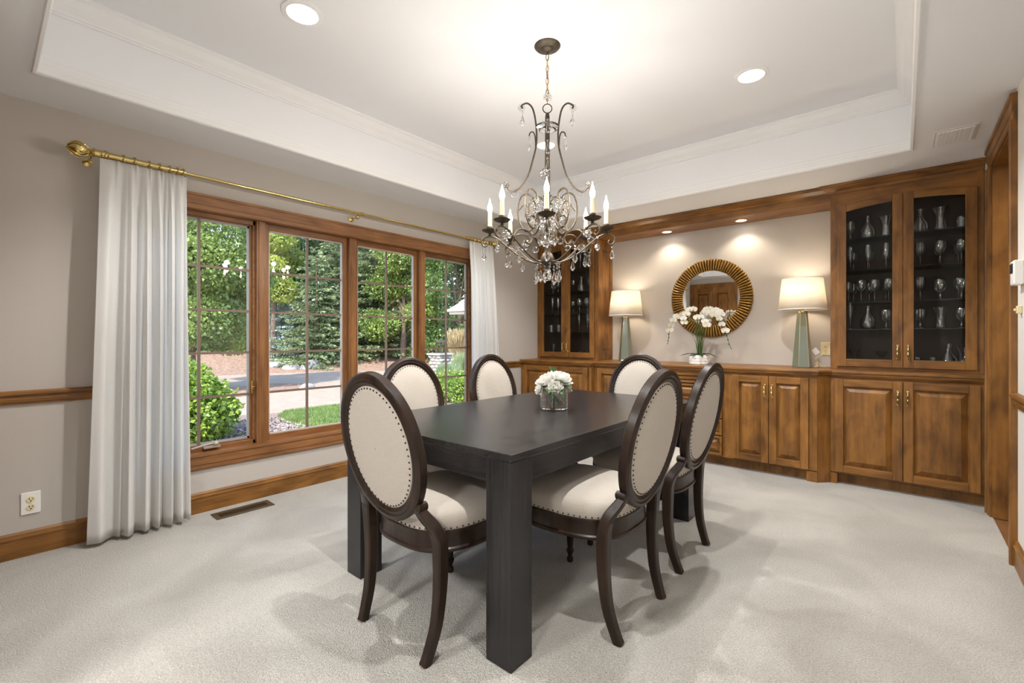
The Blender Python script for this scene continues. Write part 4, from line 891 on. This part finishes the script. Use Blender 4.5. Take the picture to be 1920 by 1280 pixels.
for lv, (kl, kr) in enumerate([([Vk, Tk], [Lk, Lk, Wk]), ([Tk, Tk, Wk], [Fk, Fk, Wk]), ([Fk] * 3, [Wk] * 3), ([Gk, Wk], [Dk, Vk]), ([Tk, Fk], [Fk, Wk, Fk])]):
    glasses('left', 'left', lv, zs[lv], row(-3.50, -3.18, len(kl)), 4.83, kl); glasses('left', 'right', lv, zs[lv], row(-3.08, -2.76, len(kr)), 4.83, kr)
for side, a, b_, n in (('right', -.38, .38, 7), ('left', -3.48, -2.78, 6)):
    for lv in (2, 3):
        for x in row(a, b_, n):
            o = bpy.data.objects.new('wine_glass', GM[Wk]); col.objects.link(o); o.location = (x, 4.935, zs[lv]); o.scale = (.92,) * 3
            tag(o, 'clear wine glass in the rear row, %s cabinet, %s' % (side, ORD[lv]), 'wine glass', 'rear row of wine glasses, %s of the %s cabinet' % (ORD[lv], side))
# ================================================================== GARDEN OUTSIDE THE WINDOW
G = -.4
MC = mat('mulch_bark', (.20, .14, .115), .95, noise=.75, nscale=28, bump=1, bscale=30)
MC2 = mat('red_mulch', (.24, .15, .10), .95, noise=.5, nscale=9, bump=1, bscale=14)
DRV = mat('driveway_gravel', (.30, .23, .17), .95, noise=.12, nscale=3, bump=.4, bscale=60)
GR = mat('lawn_base', (.13, .22, .035), .9, noise=.4, nscale=8)
def ground(name, poly, z, m, th=.3):
    tag(MB().prism(poly, z - th, z).build(name, m), kind='structure')
ground('ground', [(-90, -40), (-3.74, -40), (-3.74, 60), (-90, 60)], G, MC)
ground('driveway', [(-26, -8), (-13.5, 1.5), (-10.1, 3.4), (-9.6, 4.6), (-9.3, 6.6), (-9.5, 10), (-10.2, 20), (-13, 20), (-16.4, 15.4), (-19.6, 12.5), (-21.3, 10), (-22.3, 4), (-30, -6)], G + .02, DRV, .2)
ground('lawn', [(-7.6, 3.6), (-8.9, 3.75), (-9.9, 4.3), (-9.55, 5.4), (-9.2, 6.6), (-7.0, 6.6), (-6.3, 4.6)], G + .03, GR, .2)
ground('mulch_island', [(-13.2, 4.2), (-15.6, 4.4), (-16.2, 6.4), (-15.2, 7.3), (-13.7, 6.2)], G + .04, MC2, .2)
# rising mulch bank under the trees
b = MB(); xs_ = [-20.8, -22.5, -25, -28, -34, -60]; hs = [G + .0, G + .12, G + .45, G + .85, G + 1.1, G + 1.5]
vs = []
for x, h in zip(xs_, hs):
    for i in range(41): y = -20 + i * 2; vs.append((x - .35 * math.sin(y * .4) + min(6.5, max(0, y - 9.5) * .72), y, h))
b.add(vs, [(i * 41 + j, i * 41 + j + 1, (i + 1) * 41 + j + 1, (i + 1) * 41 + j) for i in range(5) for j in range(40)])
tag(b.build('mulch_bank', MC2, smooth='all'), kind='structure')
import numpy as np
def quads(name, P, D, L, Wd, m, parent=None, N=None, curl=.2):
    """P centres (n,3), D unit directions, L lengths, Wd widths: one bent leaf (2 quads) each"""
    rs = np.random.RandomState(len(P)); n = len(P)
    U = rs.normal(size=(n, 3)); S = np.cross(D, U); S /= np.linalg.norm(S, axis=1)[:, None] + 1e-9; Nn = np.cross(S, D)
    a = P; c = P + D * L[:, None]; mid = P + D * (L * .5)[:, None] + Nn * (L * curl)[:, None]
    V = np.stack([a, mid - S * (Wd * .5)[:, None], c, mid + S * (Wd * .5)[:, None]], 1).reshape(-1, 3)
    me = bpy.data.meshes.new(name); me.vertices.add(4 * n); 
    off = Vector((0, 0, 0)); q = parent
    while q is not None: off += q.location; q = q.parent
    V = V - np.array(off); me.vertices.foreach_set('co', V.astype(np.float32).ravel())
    idx = np.arange(n) * 4; F = np.stack([idx, idx + 1, idx + 3, idx + 1, idx + 2, idx + 3], 1).ravel()
    me.loops.add(6 * n); me.loops.foreach_set('vertex_index', F.astype(np.int32)); me.polygons.add(2 * n)
    me.polygons.foreach_set('loop_start', (np.arange(2 * n) * 3).astype(np.int32)); me.update(calc_edges=True)
    o = bpy.data.objects.new(name, me); col.objects.link(o); me.materials.append(m)
    if parent is not None: o.parent = parent
    return o
def blob_leaves(blobs, n, size, seed, up=.3, shell=.75):
    rs = np.random.RandomState(seed); B = np.array(blobs); w_ = (B[:, 3] * B[:, 4]); w_ = w_ / w_.sum()
    k = rs.choice(len(B), n, p=w_); d = rs.normal(size=(n, 3)); d /= np.linalg.norm(d, axis=1)[:, None]
    r = (shell + (1 - shell) * rs.rand(n) ** .5) * (1 + .10 * rs.normal(size=n)); P = B[k, :3] + d * r[:, None] * np.stack([B[k, 3], B[k, 3], B[k, 4]], 1)
    D = d * .5 + rs.normal(size=(n, 3)) * .6; D[:, 2] -= .1; D /= np.linalg.norm(D, axis=1)[:, None]
    L = size * (.6 + .8 * rs.rand(n)); return P, D, L
def tree(label, x, y, z0, h, R_, seed, m, n=14000, leafsz=.16, cat='tree', group=None, tr=.16, trunk_h=None, base=.25):
    rd = random.Random(seed); e = empty('leafy_tree', (x, y, z0)); tag(e, label, cat, group)
    blobs = []
    for i in range(26):
        t = rd.random(); zz = z0 + h * (base + (1 - base) * t); rad = R_ * (1 - .55 * abs(t - .4) * 1.4) * .8; a = rd.random() * 2 * PI; rr_ = rad * rd.random() ** .5
        s_ = R_ * rd.uniform(.28, .5); blobs.append((x + rr_ * math.cos(a), y + rr_ * math.sin(a), zz, s_, s_ * rd.uniform(.6, .85)))
    P, D, L = blob_leaves(blobs, n, leafsz, seed); quads('foliage', P, D, L, L * .62, m, e)
    t_ = MB(); t_.tube([(x, y, z0 - .3), (x + .1, y, z0 + h * .3), (x - .05, y + .1, z0 + h * .6), (x, y, z0 + h * .85)], lambda t: tr * (1.1 - t), 10, sm=4)
    for i in range(7):
        q = blobs[i * 3]; zz = z0 + h * rd.uniform(.2, .45); t_.tube([(x, y, zz), ((x + q[0]) / 2, (y + q[1]) / 2, (zz + q[2]) / 2 + .3), q[:3]], lambda t: tr * .4 * (1.1 - t), 6, sm=3)
    t_.build('trunk', BARK, e, smooth=True); return e
def spruce(label, x, y, z0, h, R_, seed, m, dens=1.0, group=None, sz=.2):
    rs = np.random.RandomState(seed); e = empty('spruce_tree', (x, y, z0)); tag(e, label, 'tree', group)
    Ps, Ds, Ls = [], [], []
    tiers = int(h / .34)
    for i in range(tiers):
        t = i / tiers; zz = z0 + .25 + h * t; rad = R_ * (1 - t) ** .85 + .12; nb = max(6, int(15 * (1 - t) + 6))
        for j in range(nb):
            a = 2 * PI * (j + rs.rand()) / nb; d = np.array([math.cos(a), math.sin(a), 0]); side = np.array([-d[1], d[0], 0]); jz = rs.uniform(-.2, .2); Lb = rad * (.8 + .35 * rs.rand()); q = int(max(10, 34 * Lb * dens))
            s = rs.rand(q) ** .75 * Lb; wdt = (1 - s / Lb * .75) * .42 * Lb * .6
            o_ = (rs.rand(q) - .5) * 2 * wdt; sag = -.20 * s + .10 * s * s / Lb - .12 * np.abs(o_)
            P = np.array([x, y, zz + jz]) + d * s[:, None] + side * o_[:, None]; P[:, 2] += sag + rs.normal(size=q) * .03
            D = d * .8 + side * (np.sign(o_) * .55)[:, None] + rs.normal(size=(q, 3)) * .22; D[:, 2] -= .12; D /= np.linalg.norm(D, axis=1)[:, None]
            Ps.append(P); Ds.append(D); Ls.append(sz * (.6 + .7 * rs.rand(q)))
    P, D, L = np.concatenate(Ps), np.concatenate(Ds), np.concatenate(Ls); quads('needle_branches', P, D, L, L * .36, m, e, curl=.1)
    MB().tube([(x, y, z0 - .3), (x, y, z0 + h * .95)], lambda t: .16 * (1.05 - t), 8).build('trunk', BARK, e, smooth=True); return e
BARK = mat('tree_bark', (.12, .085, .06), .95, noise=.4, nscale=14, bump=.6, bscale=18)
LM1 = leafmat('leaf_bright', (.03, .08, .012), (.36, .46, .10), scale=1.0); LM2 = leafmat('leaf_mid', (.015, .05, .010), (.24, .38, .08), scale=1.0); LM3 = leafmat('leaf_deep', (.006, .025, .008), (.10, .24, .05), scale=.8)
LM4 = leafmat('leaf_yellow', (.16, .24, .03), (.52, .55, .12), scale=1.2)
NG = leafmat('spruce_green', (.02, .045, .02), (.34, .42, .19), trans=.15, scale=1.5); NB = leafmat('spruce_blue', (.14, .21, .20), (.46, .60, .58), trans=.15, scale=1.5)
far = 'trees beyond the driveway'
# maple in front of the leftmost window
tree('maple with dense light green leaves filling the leftmost window', -15.9, 4.05, G + .0, 8.4, 2.0, 11, LM1, 60000, .105, base=.21)
tree('yellow-green maple beside the blue spruce, seen in the second window', -24.6, 9.9, G + .5, 8.6, 1.5, 12, LM4, 17000, .13, base=.4)
tree('deep green broadleaf tree at the top of the second window', -29.5, 14.0, G + .9, 12.5, 3.4, 13, LM3, 26000, .22, base=.3)
spruce('silvery blue spruce beyond the driveway behind the boulders', -25.0, 10.45, G + .5, 4.0, 1.5, 14, NB, 1.9, sz=.16)
spruce('green spruce with drooping branches in the right half of the second window', -22.6, 11.2, G + .12, 6.0, 2.0, 15, NG, 1.9, sz=.16)
spruce('tall pale green spruce between the second and third windows', -23.4, 13.0, G + .5, 9.8, 2.3, 16, NG, 1.7, sz=.18)
spruce('tall spruce with a bare lower trunk in the third window', -22.4, 14.5, G + .8, 9.6, 2.3, 17, NG, 1.6, sz=.18)
tree('bright green broadleaf tree in the right half of the third window', -20.2, 14.7, G + .4, 6.4, 2.0, 18, LM1, 24000, .13, base=.14)
tree('leafy green tree behind the shed roof in the fourth window', -18.4, 17.0, G + .4, 8.4, 2.6, 19, LM2, 24000, .14, base=.08)
tree('low bushy green tree between the third and fourth windows', -19.4, 16.0, G + .4, 5.0, 1.7, 20, LM2, 14000, .12, base=.06)
for i, (x, y, h, R_, mm, lb) in enumerate([(-32, 5.5, 13.5, 4.0, LM3, 'dark tall tree in the back row behind the maple'), (-35, 13.5, 14, 4.4, LM3, 'dark tall tree in the back row behind the blue spruce'), (-31, 18.2, 13.5, 4.0, LM3, 'dark tall tree in the back row behind the third window spruces'),
        (-25.5, 21.2, 13, 4.0, LM2, 'tall tree in the back row behind the bright green tree'), (-20, 24.5, 12.5, 4.2, LM2, 'mid green tall tree in the back row behind the shed'), (-34, -1, 13, 4.4, LM3, 'dark tall tree in the back row at the far left')]):
    tree(lb, x, y, G + .9, h, R_, 40 + i, mm, 20000, .24, base=.05, tr=.25)
for i, (x, y, h, R_) in enumerate([(-30, 8.5, 4.5, 2.6), (-29, 12.5, 4.5, 2.6), (-27.5, 16.5, 4.2, 2.6), (-31, 4, 4.5, 2.8), (-24, 19, 4, 2.4), (-26, 14.6, 3.2, 1.6)]):
    tree('dark understory thicket below the back row trees', x, y, G + .9, h, R_, 70 + i, LM3, 12000, .2, 'bush', 'dark thicket under the far trees', base=.0, tr=.08)
# hydrangea
e = empty('hydrangea_bush', (-8.2, 1.95, G)); tag(e, 'rounded bright green hydrangea bush with cream flower heads outside the left window', 'bush')
bl = [(-8.25, 2.30, G + .42, .62, .48), (-8.1, 1.6, G + .55, .75, .6), (-8.6, 1.95, G + .70, .7, .55), (-7.9, 1.0, G + .6, .8, .65), (-8.5, 2.5, G + .62, .42, .36), (-8.0, 2.0, G + .35, .66, .45), (-8.9, 2.25, G + .85, .5, .42)]
HL = leafmat('hydrangea_leaf', (.05, .13, .012), (.40, .52, .07), scale=4)
bl = [(x, y - .20, z - .02, a_ * .96, c_ * .93) for x, y, z, a_, c_ in bl]
P, D, L = blob_leaves(bl, 26000, .085, 77, shell=.8); quads('foliage', P, D, L, L * .6, HL, e)
HF = mat('hydrangea_cream', (.72, .70, .45), .8, noise=.15, nscale=60)
for i, p in enumerate([(-8.75, 2.85, .78), (-8.62, 2.92, .60), (-8.6, 2.80, .62), (-8.55, 1.75, 1.02), (-8.35, 1.45, .98), (-8.9, 2.35, 1.12), (-8.5, 2.98, .66), (-8.2, 1.25, 1.08)]):
    m_ = MB(); rd = random.Random(i)
    for k in range(60):
        v = Vector((rd.gauss(0, 1), rd.gauss(0, 1), rd.gauss(0, 1))).normalized(); m_.ball(Vector((p[0], p[1] - .30, G + p[2] - .03)) + v * .095, .022, 5)
    m_.build('flower_head', HF, e)
# boulders
ST = mat('field_stone', (.30, .285, .27), .85, noise=.25, nscale=5, bump=.5, bscale=12)
def rock(x, y, z, a, b_, c_, seed):
    import bmesh
    rs = random.Random(seed); bm = bmesh.new(); bmesh.ops.create_icosphere(bm, subdivisions=3, radius=1)
    ph = [rs.uniform(0, 6) for _ in range(6)]
    for v in bm.verts:
        q = v.co; f_ = 1 + .10 * math.sin(q.x * 2.3 + ph[0]) + .09 * math.sin(q.y * 3.1 + ph[1]) + .07 * math.sin(q.z * 3.7 + ph[2] + q.x * 2); v.co = Vector((q.x * a * f_, q.y * b_ * f_, q.z * c_ * f_))
    V = [(v.co.x + x, v.co.y + y, v.co.z + z) for v in bm.verts]; F = [tuple(v.index for v in f.verts) for f in bm.faces]; bm.free(); return V, F
for (x, y, a, c_, lb) in [(-23.0, 9.35, .62, .36, 'leftmost grey boulder at the far edge of the driveway'), (-22.0, 9.75, .55, .28, 'low flat boulder in the middle of the three beyond the driveway'), (-21.7, 10.5, .62, .42, 'rightmost pale boulder beyond the driveway below the spruce'), (-13.9, 6.6, .22, .12, 'small pale stone at the tip of the mulch island')]:
    V, F = rock(x, y, G + .12 if x < -20 else G + .06, a * .6, a, c_, int(x * 10)); tag(MB().add(V, F).build('boulder', ST, smooth='all'), lb, 'boulder')
# stone pillar
px_, py_ = -12.0, 10.3
e = empty('stone_pillar', (px_, py_, G)); tag(e, 'rounded fieldstone entry pillar with a flat cap and lantern beyond the lawn', 'pillar')
SP = mat('pillar_stone', (.40, .36, .32), .8, noise=.2, nscale=7); MB().box(px_ - .26, px_ + .26, py_ - .26, py_ + .26, G, G + .98).build('mortar_core', mat('pillar_mortar', (.20, .17, .14), .95), e)
m_ = MB(); rd = random.Random(2)
for side in range(4):
    for r_ in range(9):
        for k in range(3):
            u = -.2 + .2 * k + (.09 if r_ % 2 else -.02) + rd.uniform(-.02, .02); zz = G + .06 + r_ * .108 + rd.uniform(-.01, .01); dx, dy = ((u, -.26), (u, .26), (-.26, u), (.26, u))[side]
            m_.ball((px_ + dx, py_ + dy, zz), .052, 9, sx=(2.1 if side < 2 else .8), sy=(.8 if side < 2 else 2.1), sz=1.04)
m_.build('field_stones', SP, e, smooth='all')
MB().box(px_ - .34, px_ + .34, py_ - .34, py_ + .34, G + .98, G + 1.05).build('cap_slab', ST, e, bevel=.015)
m_ = MB()
for dx in (-.1, .1):
    for dy in (-.1, .1): m_.box(px_ + dx - .012, px_ + dx + .012, py_ + dy - .012, py_ + dy + .012, G + 1.05, G + 1.42)
m_.box(px_ - .13, px_ + .13, py_ - .13, py_ + .13, G + 1.05, G + 1.08).add([(px_ - .15, py_ - .15, G + 1.42), (px_ + .15, py_ - .15, G + 1.42), (px_ + .15, py_ + .15, G + 1.42), (px_ - .15, py_ + .15, G + 1.42), (px_, py_, G + 1.55)], [(0, 1, 4), (1, 2, 4), (2, 3, 4), (3, 0, 4), (3, 2, 1, 0)])
m_.build('lantern', M['iron'], e)
# ornamental grasses
GT = leafmat('tawny_grass', (.28, .20, .09), (.55, .42, .22), trans=.3, scale=2); GG = leafmat('blue_green_grass', (.14, .22, .10), (.42, .48, .24), trans=.3, scale=2)
for i, (x, y, h, mm, lb) in enumerate([(-12.9, 12.1, 1.75, GT, 'tall tawny plumed ornamental grass behind the stone pillar'), (-11.3, 11.7, 1.6, GT, 'tawny ornamental grass clump right of the stone pillar'), (-10.8, 10.3, 1.1, GG, 'grey-green ornamental grass in front of the tawny clump'), (-10.6, 9.4, .8, GG, 'low spreading grass clump below the pillar')]):
    rs = np.random.RandomState(60 + i); n = 2600; e = empty('ornamental_grass', (x, y, G)); tag(e, lb, 'grass')
    a = rs.rand(n) * 2 * PI; r = rs.rand(n) * .28; P = np.stack([x + r * np.cos(a), y + r * np.sin(a), np.full(n, G) + rs.rand(n) * h * .5], 1); sp_ = rs.rand(n) * .45 + .02
    D = np.stack([np.cos(a) * sp_, np.sin(a) * sp_, np.ones(n)], 1); D /= np.linalg.norm(D, axis=1)[:, None]; L = h * (.35 + .3 * rs.rand(n)); quads('blades', P, D, L, np.full(n, .022), mm, e, curl=.06)
    if mm is GT:
        n2 = 900; a = rs.rand(n2) * 2 * PI; r = .12 + rs.rand(n2) * .4; P = np.stack([x + r * np.cos(a), y + r * np.sin(a), G + h * (.72 + .25 * rs.rand(n2))], 1); D = np.stack([np.cos(a) * .2, np.sin(a) * .2, np.ones(n2)], 1); D /= np.linalg.norm(D, axis=1)[:, None]
        quads('plumes', P, D, .22 + .1 * rs.rand(n2), np.full(n2, .035), GT, e)
# low shrubs by the house
for i, (x, y, s_, lb, mm) in enumerate([(-8.5, 7.75, .62, 'low bright green juniper shrub outside the right window', HL), (-7.9, 8.7, .5, 'small bright green shrub further along the lawn edge', HL)]):
    e = empty('shrub', (x, y, G)); tag(e, lb, 'shrub'); bl = [(x + .3 * math.cos(k), y + .45 * math.sin(k * 1.7), G + .25 + .08 * (k % 3), s_ * .7, s_ * .5) for k in range(6)]
    P, D, L = blob_leaves(bl, 9000, .07, 90 + i, shell=.7); quads('foliage', P, D, L, L * .5, mm, e)
# lawn blades
rs = np.random.RandomState(4); n = 52000; P = np.stack([-9.7 + rs.rand(n) * 3.2, 3.75 + rs.rand(n) * 2.9, np.full(n, G + .03)], 1)
ok = (P[:, 0] > -9.9 + .0) & ((P[:, 0] + 9.9) > (4.3 - P[:, 1]) * 1.4) & (P[:, 0] < -6.4) ; P = P[ok]; n = len(P)
D = rs.normal(size=(n, 3)) * .35; D[:, 2] = 1; D /= np.linalg.norm(D, axis=1)[:, None]; L = .05 + .05 * rs.rand(n)
tag(quads('lawn_grass', P, D, L, np.full(n, .008), leafmat('grass_blade', (.10, .19, .03), (.30, .38, .12), scale=3), None, curl=.1), 'sunlit green lawn grass beside the driveway outside the second window', 'grass', kind='stuff')
# mulch chips in the near bed
rs = np.random.RandomState(8); n = 16000; P = np.stack([-9.4 + rs.rand(n) * 4.6, 1.2 + rs.rand(n) * 3.0, G + .01 + .03 * rs.rand(n)], 1); D = rs.normal(size=(n, 3)); D[:, 2] *= .25; D /= np.linalg.norm(D, axis=1)[:, None]
ok = (P[:, 0] > -8.9 + (4.4 - P[:, 1]) * -.5); P, D = P[ok], D[ok]; n = len(P); L = .03 + .05 * rs.rand(n)
tag(quads('wood_chips', P, D, L, L * .45, mat('bark_chips', (.36, .29, .26), .9, noise=.6, nscale=25), None), 'loose grey-brown bark chips on the bed outside the left window', 'mulch', kind='stuff')
# garage / shed corner with shake roof
e = empty('garden_pavilion', (-12.5, 15.5, G)); tag(e, 'low building corner with grey shake hip roof beside the right curtain', 'building')
SH = mat('roof_shakes', (.27, .255, .25), .85, noise=.2, nscale=6)
c0 = Vector((-14.6, 13.0, 2.32)); ex = Vector((1, .05, 0)).normalized(); ey = Vector((-.05, 1, 0)).normalized(); up_ = Vector((0, 0, 1)); LX, LY, Hh, inn = 6.0, 5.0, 2.5, 2.5
def pt(a, b_, z): return tuple(c0 + ex * a + ey * b_ + up_ * z)
rf = MB(); rows = 9
for k in range(rows):
    t0, t1 = k / rows, (k + 1) / rows; z0, z1 = Hh * t0 + .05, Hh * t1 + .05; i0, i1 = inn * t0, inn * t1; l = .035
    for (A_, B_, C_, D_) in (((i0, i0), (LX - i0, i0), (LX - i1, i1), (i1, i1)), ((i0, LY - i0), (i0, i0), (i1, i1), (i1, LY - i1))):
        v = [pt(*A_, z0 + l), pt(*B_, z0 + l), pt(*C_, z1), pt(*D_, z1), pt(*A_, z0 - .01), pt(*B_, z0 - .01)]
        rf.add(v, [(0, 1, 2, 3), (4, 5, 1, 0)])
rf.build('shake_roof', SH, e)
g = MB()
for k in range(26):
    a = .25 + k * .22
    for r_ in range(8):
        t0 = r_ / rows; t1 = (r_ + 1) / rows; o_ = a + (.11 if r_ % 2 else 0)
        if inn * t1 < o_ < LX - inn * t1: g.add([pt(o_, inn * t0, Hh * t0 + .088), pt(o_ + .018, inn * t0, Hh * t0 + .088), pt(o_ + .018, inn * t1, Hh * t1 + .055), pt(o_, inn * t1, Hh * t1 + .055)], [(0, 1, 2, 3)])
g.build('shake_gaps', mat('shake_shadow_gap', (.14, .12, .11), .9), e)
f = MB(); f.add([pt(a, b_, z) for z in (-.16, .06) for a, b_ in ((0, 0), (LX, 0), (LX, LY), (0, LY))], [(0, 1, 5, 4), (1, 2, 6, 5), (2, 3, 7, 6), (3, 0, 4, 7), (0, 3, 2, 1)]); f.build('fascia', mat('pale_fascia', (.62, .55, .48), .7), e)
f = MB(); f.tube([pt(-.05, -.05, .0), pt(LX, -.05, .0)], .06, 8).tube([pt(-.05, -.05, .0), pt(-.05, LY, .0)], .06, 8); f.build('gutter', mat('gutter_white', (.5, .48, .45), .5), e)
f = MB(); f.add([pt(a, b_, z) for z in (G - 2.32, -.1) for a, b_ in ((.7, .7), (LX - .7, .7), (LX - .7, LY - .7), (.7, LY - .7))], [(0, 1, 5, 4), (1, 2, 6, 5), (2, 3, 7, 6), (3, 0, 4, 7)]); f.build('wall', mat('pavilion_siding', (.20, .16, .12), .9), e)
